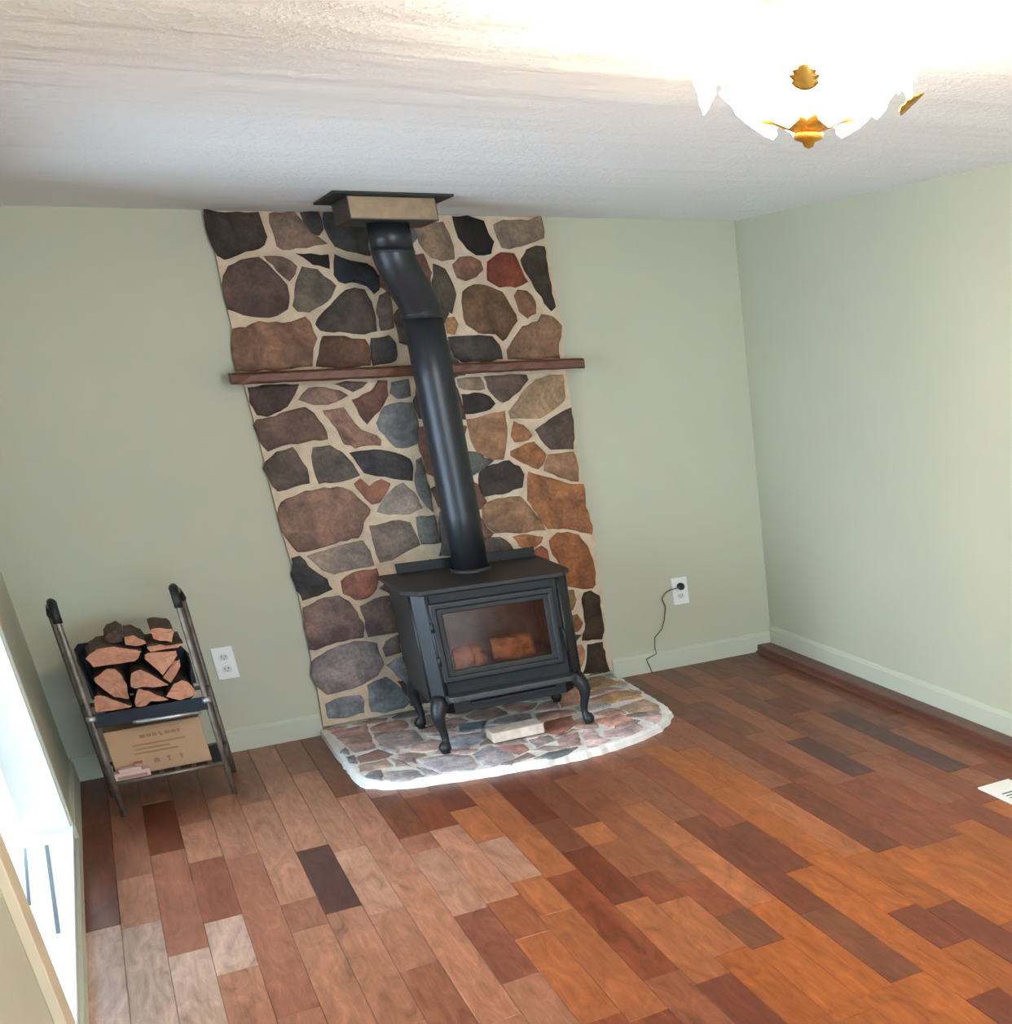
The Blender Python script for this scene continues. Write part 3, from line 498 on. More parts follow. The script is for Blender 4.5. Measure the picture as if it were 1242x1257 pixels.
def wood(name, color, scale=(3, 40, 40), rough=0.55, contrast=0.35, bump=0.25):
    g = NT(name)
    pos = g.pos()
    mp = g.n('ShaderNodeMapping')
    mp.inputs['Scale'].default_value = scale
    g.l(pos, mp.inputs['Vector'])
    f = g.noise(mp.outputs['Vector'], 1.0, 5, 0.6, 0.8)
    g.l(g.ramp(f, [(0.25, tuple(v * (1 - contrast) for v in color)), (0.75, tuple(min(1, v * (1 + contrast)) for v in color))]), g.p.inputs['Base Color'])
    g.p.inputs['Roughness'].default_value = rough
    g.bump(f, bump, 0.006)
    return g.mat

def glass(name, tint=(1, 1, 1), gloss=0.08, rough=0.03):
    g = NT(name)
    g.t.nodes.remove(g.p)
    tr = g.n('ShaderNodeBsdfTransparent')
    tr.inputs['Color'].default_value = (*tint, 1)
    gl = g.n('ShaderNodeBsdfGlossy')
    gl.inputs['Roughness'].default_value = rough
    mx = g.n('ShaderNodeMixShader')
    fr = g.n('ShaderNodeFresnel')
    fr.inputs['IOR'].default_value = 1.45
    ad = g.n('ShaderNodeMath', operation='ADD')
    ad.inputs[1].default_value = gloss - 0.04
    ad.use_clamp = True
    g.l(fr.outputs['Fac'], ad.inputs[0])
    g.l(ad.outputs[0], mx.inputs['Fac'])
    g.l(tr.outputs[0], mx.inputs[1])
    g.l(gl.outputs[0], mx.inputs[2])
    g.l(mx.outputs[0], g.out.inputs['Surface'])
    return g.mat

def lamp_glass(name, frost, glow_):
    g = NT(name)
    g.t.nodes.remove(g.p)
    tr = g.n('ShaderNodeBsdfTransparent')
    tl = g.n('ShaderNodeBsdfTranslucent')
    tl.inputs['Color'].default_value = (1, 0.95, 0.85, 1)
    em = g.n('ShaderNodeEmission')
    em.inputs['Color'].default_value = (1.0, 0.89, 0.72, 1)
    em.inputs['Strength'].default_value = glow_
    mx = g.n('ShaderNodeMixShader')
    mx.inputs['Fac'].default_value = frost
    g.l(tr.outputs[0], mx.inputs[1])
    g.l(tl.outputs[0], mx.inputs[2])
    ad = g.n('ShaderNodeAddShader')
    g.l(mx.outputs[0], ad.inputs[0])
    g.l(em.outputs[0], ad.inputs[1])
    g.l(ad.outputs[0], g.out.inputs['Surface'])
    return g.mat

def glow(name, color, strength):
    g = NT(name)
    g.p.inputs['Emission Color'].default_value = (*color, 1)
    g.p.inputs['Emission Strength'].default_value = strength
    return g.mat

SAGE = (0.495, 0.485, 0.375)
M = dict(
    wall=wall_paint('sage_green_paint', SAGE),
    trim=wall_paint('sage_green_trim_paint', (0.525, 0.525, 0.42)),
    ceiling=ceiling_paint(),
    subfloor=plain('subfloor_dark', (0.05, 0.025, 0.018), 0.8),
    plank=floor_mat(),
    curb=wood('dark_red_wood', (0.115, 0.040, 0.026), (30, 2, 30), 0.4),
    stone=stone_mat('fieldstone'),
    hstone=stone_mat('hearth_stone', 0.6),
    mortar=plain('cream_mortar', (0.60, 0.46, 0.33), 0.9, var=0.16, scale=14, bump=0.6, bscale=90),
    hmortar=plain('white_hearth_mortar', (0.82, 0.78, 0.75), 0.85, var=0.1, scale=14, bump=0.6, bscale=70),
    mantel=wood('mantel_wood', (0.115, 0.036, 0.017), (2.5, 30, 45), 0.5, 0.45),
    iron=plain('black_stove_iron', (0.017, 0.017, 0.020), 0.42, 0.25, var=0.15, scale=30, bump=0.08, bscale=200),
    irontop=plain('stove_top_iron', (0.020, 0.017, 0.017), 0.5, 0.2, var=0.2, scale=20, bump=0.08, bscale=200),
    lip=plain('lighter_iron_lip', (0.055, 0.053, 0.055), 0.42, 0.35, var=0.15, scale=30),
    pipe=plain('charcoal_stove_pipe', (0.026, 0.026, 0.031), 0.38, 0.35, var=0.12, scale=8),
    black=plain('matte_black', (0.006, 0.006, 0.007), 0.6),
    darkbox=plain('dark_flue_box_metal', (0.045, 0.036, 0.032), 0.45, 0.2),
    boxface=plain('lamplit_box_face', (0.20, 0.13, 0.07), 0.4, 0.25, var=0.18, scale=25),
    firebrick=plain('sooty_firebrick', (0.36, 0.28, 0.24), 0.9, var=0.25, scale=14),
    stoveglass=glass('smoked_stove_glass', (0.82, 0.72, 0.66), 0.055, 0.06),
    charlog=plain('scorched_log', (0.62, 0.30, 0.14), 0.8, var=0.55, scale=18, bump=0.5, bscale=30),
    logend=wood('split_log_face', (0.47, 0.205, 0.120), (35, 5, 35), 0.75, 0.28),
    bark=plain('log_bark', (0.10, 0.055, 0.035), 0.9, var=0.5, scale=40, bump=0.9, bscale=60),
    rackmetal=plain('weathered_rack_metal', (0.20, 0.165, 0.135), 0.42, 0.55, var=0.3, scale=25),
    canvas=plain('black_canvas', (0.013, 0.017, 0.026), 0.85),
    silver=plain('silver_bar', (0.42, 0.42, 0.42), 0.35, 0.7),
    card=plain('cardboard', (0.47, 0.285, 0.165), 0.8, var=0.06, scale=9),
    cardprint=plain('faded_box_print', (0.31, 0.18, 0.10), 0.85),
    packet=plain('pale_pink_packet', (0.66, 0.45, 0.39), 0.6, var=0.08),
    packetprint=plain('packet_red_print', (0.42, 0.20, 0.17), 0.6),
    white=plain('white_plastic', (0.82, 0.81, 0.80), 0.4, var=0.02),
    socket=plain('socket_white', (0.66, 0.65, 0.63), 0.4, var=0.02),
    slot=plain('socket_slot_dark', (0.06, 0.06, 0.06), 0.6),
    cord=plain('dark_green_cord', (0.10, 0.11, 0.075), 0.6),
    brick=plain('pale_firebrick', (0.66, 0.54, 0.46), 0.85, var=0.2, scale=20, bump=0.3, bscale=80),
    vinyl=plain('white_vinyl', (0.84, 0.85, 0.85), 0.4, var=0.02),
    casing=plain('lamplit_casing_paint', (0.66, 0.55, 0.39), 0.5, var=0.03),
    groove=plain('track_groove_grey', (0.14, 0.17, 0.19), 0.6),
    pane=glass('clear_pane'),
    deck=plain('pale_deck_wood', (0.62, 0.62, 0.60), 0.8, var=0.15),
    paleground=plain('pale_bounce_ground', (0.82, 0.84, 0.86), 0.9, var=0.05, scale=0.6),
    brass=plain('gold_leaf_brass', (0.40, 0.185, 0.020), 0.4, 0.5, var=0.2, scale=60),
    lampglass=lamp_glass('glowing_clear_glass', 0.3, GLASS_GLOW),
    lampfrost=lamp_glass('glowing_frosted_glass', 0.85, GLASS_GLOW * 0.45),
    bulb=glow('bulb_glow', (1.0, 0.88, 0.70), LAMP),
    vent=plain('white_vent_metal', (0.86, 0.85, 0.83), 0.45, var=0.02),
    ventdark=plain('vent_dark_inside', (0.03, 0.03, 0.03), 0.8),
)

# ---------------------------------------------------------------- room shell
W, H, YF = 3.768, 2.44, -8.2
def struct(name, mb, m, label, cat, **kw):
    return tag(mb.build(name, m, **kw), label, cat, kind='structure')

floor = struct('floor', MB().box(0, W, YF, 0, -0.12, -0.012), M['subfloor'], 'glossy red brown hardwood floor of mixed plank tones', 'floor')
struct('ceiling', MB().box(-0.15, W + 0.15, YF - 0.15, 0.15, H, H + 0.12), M['ceiling'], 'white stippled ceiling above the stove', 'ceiling')
struct('wall_back', MB().box(-0.15, W + 0.15, 0, 0.15, -0.12, H), M['wall'], 'sage green wall behind the stone panel', 'wall')
struct('wall_right', MB().box(W, W + 0.15, YF, 0, -0.12, H), M['wall'], 'sage green wall above the wooden curb, on the right', 'wall')
# left wall with the patio door opening
DY0, DY1, DZ = -2.95, -1.0, 2.06
wl = MB().prism([(0, -0.12), (0, H), (YF, H), (YF, -0.12), (DY0, -0.12), (DY0, DZ), (DY1, DZ), (DY1, -0.12)], -0.15, 0, axis='x')
struct('wall_left', wl, M['wall'], 'sage green wall around the bright patio door', 'wall')
# wall behind the camera, with an unseen window widened for more daylight
wf = MB()
wx0, wx1, wz0, wz1 = 0.2, 3.5, 0.15, 2.15
o4 = [(-0.15, -0.12), (W + 0.15, -0.12), (W + 0.15, H), (-0.15, H)]
i4 = [(wx0, wz0), (wx1, wz0), (wx1, wz1), (wx0, wz1)]
vv = [(x, y, z) for y in (YF - 0.15, YF) for x, z in o4 + i4]
ff = []
for b in (0, 8):
    ff += [(b + k, b + (k + 1) % 4, b + 4 + (k + 1) % 4, b + 4 + k) for k in range(4)]
ff += [(k, (k + 1) % 4, 8 + (k + 1) % 4, 8 + k) for k in range(4)] + [(4 + k, 4 + (k + 1) % 4, 12 + (k + 1) % 4, 12 + k) for k in range(4)]
wf.add(vv, ff)
struct('wall_front', wf, M['wall'], 'sage green wall with a wide window, opposite the stove', 'wall')
win = empty('window_1', (1.85, YF - 0.07, wz0), 'white framed wide window opposite the stove', 'window', kind='structure')
def ring(mb, x0, x1, z0, z1, t, ya, yb):
    a = [(x0, z0), (x1, z0), (x1, z1), (x0, z1)]
    b = [(x0 + t, z0 + t), (x1 - t, z0 + t), (x1 - t, z1 - t), (x0 + t, z1 - t)]
    v = [(x, y, z) for y in (ya, yb) for x, z in a + b]
    f = []
    for o in (0, 8):
        f += [(o + k, o + (k + 1) % 4, o + 4 + (k + 1) % 4, o + 4 + k) for k in range(4)]
    f += [(k, (k + 1) % 4, 8 + (k + 1) % 4, 8 + k) for k in range(4)] + [(4 + k, 4 + (k + 1) % 4, 12 + (k + 1) % 4, 12 + k) for k in range(4)]
    mb.add(v, f)
    return mb
ring(MB(), wx0, wx1, wz0, wz1, 0.06, YF - 0.11, YF - 0.03).build('window_frame', M['vinyl'], win)
MB().box(wx0 + 0.06, wx1 - 0.06, YF - 0.075, YF - 0.069, wz0 + 0.06, wz1 - 0.06).build('pane', M['pane'], win)

# baseboards: a board with a rounded cap
def board_x(name, x0, x1, label):
    prof = [(0, 0), (0, 0.118), (-0.005, 0.118), (-0.010, 0.112), (-0.012, 0.100), (-0.015, 0.097), (-0.015, 0)]
    n = len(prof)
    mb = MB()
    mb.add([(x, y, z) for x in (x0, x1) for y, z in prof], [tuple(range(n)), tuple(range(2 * n - 1, n - 1, -1))] + [(k, (k + 1) % n, n + (k + 1) % n, n + k) for k in range(n)])
    return struct(name, mb, M['trim'], label, 'baseboard')
def board_y(name, x, sx, y0, y1, label, top=0.118):
    prof = [(0, 0), (0, top), (0.005, top), (0.010, top - 0.006), (0.012, top - 0.018), (0.015, top - 0.021), (0.015, 0)]
    n = len(prof)
    mb = MB()
    mb.add([(x + sx * d, y, z) for y in (y0, y1) for d, z in prof], [tuple(range(n)), tuple(range(2 * n - 1, n - 1, -1))] + [(k, (k + 1) % n, n + (k + 1) % n, n + k) for k in range(n)])
    return struct(name, mb, M['trim'], label, 'baseboard')
board_x('baseboard_back', 0.0, 1.095, 'green baseboard between firewood rack and stone panel')
board_x('baseboard_back', 2.70, W, 'green baseboard between stone panel and far corner')
board_y('baseboard_right', W, -1, YF, -0.016, 'green baseboard above the wooden curb along right wall', 0.155)
board_y('baseboard_left', 0.0, 1, -0.995, -0.016, 'green baseboard between patio door and far left corner')
board_y('baseboard_left', 0.0, 1, YF, -3.25, 'green baseboard on the near side of the patio door')
# wooden curb along the right wall
cp = [(W - 0.016, 0), (W - 0.016, 0.046), (3.664, 0.046), (3.657, 0.040), (3.657, 0.014), (3.645, 0.008), (3.643, 0)]
n = len(cp)
cb = MB()
cb.add([(x, y, z) for y in (YF + 0.01, -0.016) for x, z in cp], [tuple(range(n)), tuple(range(2 * n - 1, n - 1, -1))] + [(k, (k + 1) % n, n + (k + 1) % n, n + k) for k in range(n)])
struct('trim_1', cb, M['curb'], 'dark red wooden curb running along the right wall', 'curb')

# ---------------------------------------------------------------- floor planks
LW = 0.1225
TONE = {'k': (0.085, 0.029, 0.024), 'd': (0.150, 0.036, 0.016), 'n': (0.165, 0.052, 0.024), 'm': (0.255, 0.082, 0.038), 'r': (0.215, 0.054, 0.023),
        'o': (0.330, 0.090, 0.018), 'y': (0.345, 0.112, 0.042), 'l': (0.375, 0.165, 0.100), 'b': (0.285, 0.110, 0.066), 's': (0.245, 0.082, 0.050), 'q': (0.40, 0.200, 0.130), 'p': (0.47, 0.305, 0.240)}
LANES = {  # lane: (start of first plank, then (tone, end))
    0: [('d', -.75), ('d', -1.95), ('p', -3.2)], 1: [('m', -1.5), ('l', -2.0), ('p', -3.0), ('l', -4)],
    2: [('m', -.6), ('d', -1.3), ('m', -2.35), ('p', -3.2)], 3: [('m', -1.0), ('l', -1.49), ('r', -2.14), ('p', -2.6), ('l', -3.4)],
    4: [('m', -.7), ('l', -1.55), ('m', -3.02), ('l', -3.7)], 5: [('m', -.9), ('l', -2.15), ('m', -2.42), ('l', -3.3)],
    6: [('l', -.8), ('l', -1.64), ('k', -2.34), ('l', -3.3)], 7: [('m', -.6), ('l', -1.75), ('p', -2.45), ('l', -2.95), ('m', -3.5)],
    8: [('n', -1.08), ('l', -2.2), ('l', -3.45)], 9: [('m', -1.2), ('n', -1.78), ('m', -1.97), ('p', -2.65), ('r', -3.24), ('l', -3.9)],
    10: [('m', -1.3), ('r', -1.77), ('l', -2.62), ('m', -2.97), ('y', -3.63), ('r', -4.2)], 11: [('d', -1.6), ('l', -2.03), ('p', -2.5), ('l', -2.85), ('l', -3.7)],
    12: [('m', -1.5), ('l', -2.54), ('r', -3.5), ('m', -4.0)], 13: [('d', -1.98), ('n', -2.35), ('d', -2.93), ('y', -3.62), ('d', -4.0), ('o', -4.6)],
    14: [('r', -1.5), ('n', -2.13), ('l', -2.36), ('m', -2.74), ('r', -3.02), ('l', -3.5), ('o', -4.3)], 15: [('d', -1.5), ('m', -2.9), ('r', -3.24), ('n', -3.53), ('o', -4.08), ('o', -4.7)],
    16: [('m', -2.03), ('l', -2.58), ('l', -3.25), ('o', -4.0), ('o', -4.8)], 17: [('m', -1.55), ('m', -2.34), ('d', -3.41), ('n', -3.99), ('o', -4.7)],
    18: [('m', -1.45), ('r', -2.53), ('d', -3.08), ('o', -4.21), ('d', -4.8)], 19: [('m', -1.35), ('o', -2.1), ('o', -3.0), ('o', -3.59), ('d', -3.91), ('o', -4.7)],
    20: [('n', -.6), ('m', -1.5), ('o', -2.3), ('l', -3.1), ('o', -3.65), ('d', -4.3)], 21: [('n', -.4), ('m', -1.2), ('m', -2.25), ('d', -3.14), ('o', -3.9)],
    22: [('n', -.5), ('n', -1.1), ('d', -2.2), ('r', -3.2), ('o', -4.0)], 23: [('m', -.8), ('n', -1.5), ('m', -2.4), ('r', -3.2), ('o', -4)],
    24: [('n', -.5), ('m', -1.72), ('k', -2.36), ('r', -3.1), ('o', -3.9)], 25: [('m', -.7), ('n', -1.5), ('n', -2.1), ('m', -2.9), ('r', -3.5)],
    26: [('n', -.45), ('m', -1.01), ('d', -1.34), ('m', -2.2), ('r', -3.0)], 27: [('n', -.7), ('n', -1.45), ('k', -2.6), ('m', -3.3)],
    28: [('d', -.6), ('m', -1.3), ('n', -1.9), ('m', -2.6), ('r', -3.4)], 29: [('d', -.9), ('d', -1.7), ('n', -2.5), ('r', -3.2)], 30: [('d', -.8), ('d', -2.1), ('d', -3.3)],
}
def plank(x0, x1, y0, y1, color):
    """one board with a tiny bevel round its top edge"""
    g, b = 0.0004, 0.0016
    x0 += g; x1 -= g; y0 += g; y1 -= g
    mb = MB()
    mb.add([(x0, y0, -0.012), (x1, y0, -0.012), (x1, y1, -0.012), (x0, y1, -0.012), (x0, y0, -b), (x1, y0, -b), (x1, y1, -b), (x0, y1, -b),
            (x0 + b, y0 + b, 0), (x1 - b, y0 + b, 0), (x1 - b, y1 - b, 0), (x0 + b, y1 - b, 0)],
           [(0, 3, 2, 1), (8, 9, 10, 11)] + [(k, (k + 1) % 4, 4 + (k + 1) % 4, 4 + k) for k in range(4)] + [(4 + k, 4 + (k + 1) % 4, 8 + (k + 1) % 4, 8 + k) for k in range(4)])
    return mb.build('plank', M['plank'], floor, color=color, fix=False)
rest = MB()
YEND = -5.2
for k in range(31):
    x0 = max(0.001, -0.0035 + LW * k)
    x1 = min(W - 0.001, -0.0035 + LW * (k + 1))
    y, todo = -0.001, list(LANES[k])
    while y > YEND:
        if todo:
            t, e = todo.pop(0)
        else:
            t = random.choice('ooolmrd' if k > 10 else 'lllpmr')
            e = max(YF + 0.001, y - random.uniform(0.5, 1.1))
        c = TONE['y' if t == 'l' and k > 10 else 'q' if t == 'p' and k > 4 else 'b' if t == 'm' and k < 10 else 's' if t == 'r' and k < 10 else t]  # left lanes paler and pinker, right ones orange: light gradient put into plank colour
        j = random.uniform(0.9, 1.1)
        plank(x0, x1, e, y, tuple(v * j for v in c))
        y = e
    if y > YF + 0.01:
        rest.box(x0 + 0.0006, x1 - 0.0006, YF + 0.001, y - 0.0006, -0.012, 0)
tag(rest.build('plank_run', M['plank'], floor, color=TONE['o']), kind='stuff')

# ---------------------------------------------------------------- patio door in the left wall
pd = empty('door_1', (-0.08, -1.975, 0), 'bright white glazed patio door in the left wall', 'door', kind='structure')
mb = MB()
mb.box(-0.15, -0.012, DY0, DY1, -0.1, 0.085)
mb.build('threshold', M['vinyl'], pd, bevel=0.003)
MB().box(-0.15, 0.010, DY0, DY1, 0.085, 0.10).build('sill', M['vinyl'], pd, bevel=0.002)
# two flat strips carry the dark of the sill's track grooves, slightly askew
for xa, ya, xb, yb, wd in ((-0.079, -1.19, -0.037, -2.15, 0.006), (-0.149, -1.17, -0.123, -1.82, 0.005)):
    MB().prism([(xa - wd, ya), (xb - wd, yb), (xb + wd, yb), (xa + wd, ya)], 0.0995, 0.1012).build('groove_strip', M['groove'], pd)
MB().box(-0.15, 0.0, DY1 - 0.012, DY1, 0.10, DZ).build('jamb', M['vinyl'], pd)
MB().box(-0.15, 0.0, DY0, DY0 + 0.012, 0.10, DZ).build('jamb', M['vinyl'], pd)
MB().box(-0.15, 0.0, DY0, DY1, DZ - 0.012, DZ).build('head', M['vinyl'], pd)
def yring(y0, y1, z0, z1, t, xa, xb, name):
    a = [(y0, z0), (y1, z0), (y1, z1), (y0, z1)]
    b = [(y0 + t, z0 + t), (y1 - t, z0 + t), (y1 - t, z1 - t), (y0 + t, z1 - t)]
    v = [(x, y, z) for x in (xa, xb) for y, z in a + b]
    f = []
    for o in (0, 8):
        f += [(o + k, o + (k + 1) % 4, o + 4 + (k + 1) % 4, o + 4 + k) for k in range(4)]
    f += [(k, (k + 1) % 4, 8 + (k + 1) % 4, 8 + k) for k in range(4)] + [(4 + k, 4 + (k + 1) % 4, 12 + (k + 1) % 4, 12 + k) for k in range(4)]
    m_ = MB()
    m_.add(v, f)
    return m_.build(name, M['vinyl'], pd)
ym = (DY0 + DY1) / 2
for ya, yb, xa in ((DY0 + 0.012, ym + 0.03, -0.215), (ym - 0.03, DY1 - 0.012, -0.255)):
    fr = yring(ya, yb, 0.10, DZ - 0.012, 0.06, xa, xa + 0.038, 'door_panel')
    MB().box(xa + 0.016, xa + 0.022, ya + 0.06, yb - 0.06, 0.16, DZ - 0.072).build('pane', M['pane'], pd)
MB().box(-0.27, -0.15, DY0, DY1, -0.1, 0.10).build('outer_sill', M['vinyl'], pd)
# casing on the room side; near boards have warm lamp light in their colour
for nm, ya, yb, za, zb, xd in (('casing', DY1 - 0.004, DY1 + 0.045, 0, DZ + 0.06, 0.012), ('casing', DY0 - 0.10, DY0 + 0.008, 0, DZ + 0.08, 0.016),
                               ('casing', DY0 - 0.22, DY0 - 0.10, 0, DZ + 0.08, 0.026), ('casing', DY0 + 0.008, DY1 - 0.004, DZ - 0.01, DZ + 0.06, 0.012)):
    MB().box(0.0, xd, ya, yb, za, zb).build(nm, M['casing'] if ya < -2.9 and yb < -2.9 else M['trim'], pd, bevel=0.003)
MB().box(0.0, 0.014, DY0 + 0.008, DY1 - 0.004, 0, 0.045).build('base_strip', M['trim'], pd)
# unseen ground outside, made pale to bounce daylight indoors
gd = tag(MB().box(-30, -0.16, -30, 30, -0.35, -0.25).build('ground', M['paleground']), 'unseen ground outside the patio door, pale to bounce daylight', 'ground', kind='structure')
dk = empty('deck', (-1.0, -2, -0.1), 'pale boarded deck just outside the patio door', 'deck', kind='structure')
for k in range(16):
    MB().box(-0.285 - 0.14 * (k + 1) + 0.006, -0.285 - 0.14 * k, -4.5, 0.5, -0.13, -0.10).build('deck_board', M['deck'], dk)
pr = empty('sky_blocker_roof', (-0.8, -2, 2.32), 'unseen white roof added to block sky light at the patio door', 'roof', kind='structure')  # added roof, out of view, cuts the sky light reaching the patio door
MB().box(-1.55, -0.152, -4.5, 0.5, 2.32, 2.40).build('blocker_slab', M['vinyl'], pr)
for y in (-4.4, 0.4):
    MB().box(-1.5, -1.4, y - 0.05, y + 0.05, -0.25, 2.32).build('post', M['vinyl'], pr)
for y in (-4.3, -2.0, 0.3):
    MB().box(-2.5, -0.29, y - 0.04, y + 0.04, -0.25, -0.13).build('joist', M['deck'], dk)

# ---------------------------------------------------------------- stone panel on the wall
def stone(pts, base, top, col_, axis, parent, mat, rng):
    """one hand-cut stone: jittered outline, rounded shoulder, uneven face"""
    q = []
    n0 = len(pts)
    for i in range(n0):
        a, b = pts[i], pts[(i + 1) % n0]
        L = math.hypot(b[0] - a[0], b[1] - a[1])
        s = max(1, min(5, round(L / 0.03)))
        for k in range(s):
            t = k / s
            j = 0.0045 if k else 0.003
            q.append((a[0] + (b[0] - a[0]) * t + rng.uniform(-j, j), a[1] + (b[1] - a[1]) * t + rng.uniform(-j, j)))
    n_ = len(q)
    cx = sum(p[0] for p in q) / n_
    cy = sum(p[1] for p in q) / n_
    def at(p, h):
        return (p[0], -h, p[1]) if axis == 'y' else (p[0], p[1], h)
    def inset(p, d):
        L = math.hypot(p[0] - cx, p[1] - cy)
        s = max(0.3, 1 - d / max(L, 1e-4))
        return (cx + (p[0] - cx) * s, cy + (p[1] - cy) * s)
    q = [inset(p, -0.0075 if axis == 'y' else -0.005) for p in q]
    v = [at(p, base) for p in q]
    v += [at(inset(p, 0.002), base + (top - base) * 0.65) for p in q]
    v += [at(inset(p, 0.009), top + rng.uniform(-0.002, 0.001)) for p in q]
    v += [at((cx + (p[0] - cx) * 0.5, cy + (p[1] - cy) * 0.5), top + rng.uniform(-0.002, 0.004)) for p in q]
    v.append(at((cx, cy), top + rng.uniform(0, 0.004)))
    f = []
    for r in range(3):
        f += [(r * n_ + k, r * n_ + (k + 1) % n_, (r + 1) * n_ + (k + 1) % n_, (r + 1) * n_ + k) for k in range(n_)]
    f += [(3 * n_ + k, 3 * n_ + (k + 1) % n_, 4 * n_) for k in range(n_)]
    mb_ = MB()
    mb_.add(v, f[:n_ * 2])
    mb_.f += f[n_ * 2:]
    mb_.m += [0] * (2 * n_)
    mb_.smooth += [True] * (2 * n_)
    return mb_.build('stone', mat, parent, color=col_)
rng = random.Random(11)
panel = empty('stone_panel', (1.9, 0, 0.03), 'fieldstone chimney panel with cream mortar on back wall', 'stone panel')
MB().prism(VENEER_OUTLINE, -0.030, 0, axis='y').build('mortar', M['mortar'], panel)
for pts, c in WALL_STONES:
    c = lin(c)
    g_ = sum(c) / 3
    stone(pts, 0.028, rng.uniform(0.036, 0.046), tuple(g_ + (v - g_) * 0.88 for v in c), 'y', panel, M['stone'], rng)

# hearth
hearth = empty('hearth', (1.88, -0.6, 0), 'low stone hearth with bowed white mortar edge under the stove', 'hearth')
def ring_in(o, d):
    cx = sum(p[0] for p in o) / len(o)
    cy = -0.6
    return [(cx + (p[0] - cx) * (1 - d / 0.8), cy + (p[1] - cy) * (1 - d / 0.65) if p[1] < -0.04 else p[1]) for p in o]
dense = []
for i in range(len(HEARTH_OUTLINE)):
    a, b = HEARTH_OUTLINE[i], HEARTH_OUTLINE[(i + 1) % len(HEARTH_OUTLINE)]
    s = 1 if a[1] > -0.04 and b[1] > -0.04 else max(1, round(math.hypot(b[0] - a[0], b[1] - a[1]) / 0.04))
    for k in range(s):
        j = 0.006 if a[1] < -0.04 else 0
        dense.append((a[0] + (b[0] - a[0]) * k / s + rng.uniform(-j, j), a[1] + (b[1] - a[1]) * k / s + rng.uniform(-j, j)))
r0, r1, r2 = dense, ring_in(dense, 0.006), ring_in(dense, 0.022)
n = len(dense)
mb = MB()
mb.add([(x, y, 0) for x, y in r0] + [(x, y, 0.028) for x, y in r1] + [(x, y, 0.037 + rng.uniform(-0.002, 0.002)) for x, y in r2],
       [tuple(range(n - 1, -1, -1)), tuple(range(2 * n, 3 * n))] + [(r * n + k, r * n + (k + 1) % n, (r + 1) * n + (k + 1) % n, (r + 1) * n + k) for r in range(2) for k in range(n)])
mb.build('mortar', M['hmortar'], hearth)
for pts, c in HEARTH_STONES:
    stone(pts, 0.034, rng.uniform(0.041, 0.044), tuple(min(0.75, 0.07 + v * 1.35) for v in lin(c)), 'z', hearth, M['hstone'], rng)  # stones lightened: overhead lamp light put into their colour

# ---------------------------------------------------------------- mantel
mb = MB()
nx = 40
prof = [(-0.053, 1.722), (-0.160, 1.722), (-0.170, 1.732), (-0.170, 1.762), (-0.160, 1.772), (-0.053, 1.772)]
np_ = len(prof)
vv = []
for i in range(nx + 1):
    x = 1.082 + (2.735 - 1.082) * i / nx
    for y, z in prof:
        vv.append((x, y + (rng.uniform(-0.004, 0.004) if y < -0.1 else 0), z + rng.uniform(-0.002, 0.002) if y < -0.1 else z))
mb.add(vv, [(i * np_ + k, i * np_ + (k + 1) % np_, (i + 1) * np_ + (k + 1) % np_, (i + 1) * np_ + k) for i in range(nx) for k in range(np_)] + [tuple(range(np_)), tuple(range(nx * np_ + np_ - 1, nx * np_ - 1, -1))])
mantel = empty('mantel_shelf', (1.91, -0.047, 1.722), 'rustic red brown wooden mantel shelf across the stone panel', 'shelf')
mb.build('shelf_board', M['mantel'], mantel)

# ---------------------------------------------------------------- wood stove
CX = 1.868
stove = empty('wood_stove', (CX, -0.65, 0.048), 'black cast iron wood stove with glass door on the hearth', 'stove')
ZB, ZT = 0.30, 0.806
# shell: chamfered plan, open at the front
outer = [(CX - 0.305, -0.930), (CX - 0.368, -0.865), (CX - 0.368, -0.40), (CX + 0.368, -0.40), (CX + 0.368, -0.865), (CX + 0.305, -0.930)]
inner = [(CX + 0.275, -0.905), (CX + 0.335, -0.845), (CX + 0.335, -0.43), (CX - 0.335, -0.43), (CX - 0.335, -0.845), (CX - 0.275, -0.905)]
MB().prism(outer + inner, ZB, ZT).build('body', M['iron'], stove, bevel=0.004)
ring(MB(), CX - 0.305, CX + 0.305, ZB, ZT, 0.055, -0.930, -0.906).build('front_frame', M['black'], stove, bevel=0.003)  # black here and on the lower panel: recess shade put into the colour
MB().box(CX - 0.302, CX + 0.302, -0.929, -0.9065, 0.302, 0.407).build('lower_panel', M['black'], stove)
# raised moulding on each corner
for s in (-1, 1):
    MB().tube([(CX + s * 0.306, -0.932, ZB + 0.01), (CX + s * 0.306, -0.932, ZT - 0.005)], 0.010, 8).build('corner_bead', M['iron'], stove)
    MB().tube([(CX + s * 0.367, -0.864, ZB + 0.01), (CX + s * 0.367, -0.864, ZT - 0.005)], 0.007, 8).build('corner_bead', M['iron'], stove)
pl = [(CX - 0.335, -0.975), (CX - 0.398, -0.88), (CX - 0.398, -0.385), (CX + 0.398, -0.385), (CX + 0.398, -0.88), (CX + 0.335, -0.975)]
pl = [(x, y + 0.03) for x, y in pl]
MB().prism(pl[::-1], 0.806, 0.830).build('top_plate', M['irontop'], stove, bevel=0.006, seg=3)
bp = [(x, y) for x, y in outer]
MB().prism(bp[::-1], 0.288, 0.300).build('base_plate', M['iron'], stove)
MB().prism([(x * 0.9 + CX * 0.1, y * 0.9 - 0.066) for x, y in bp][::-1], 0.225, 0.287).build('ash_pan', M['black'], stove, bevel=0.004)
MB().box(CX - 0.20, CX + 0.22, -0.93, -0.905, 0.262, 0.276).build('pan_lip', M['pipe'], stove, bevel=0.003)
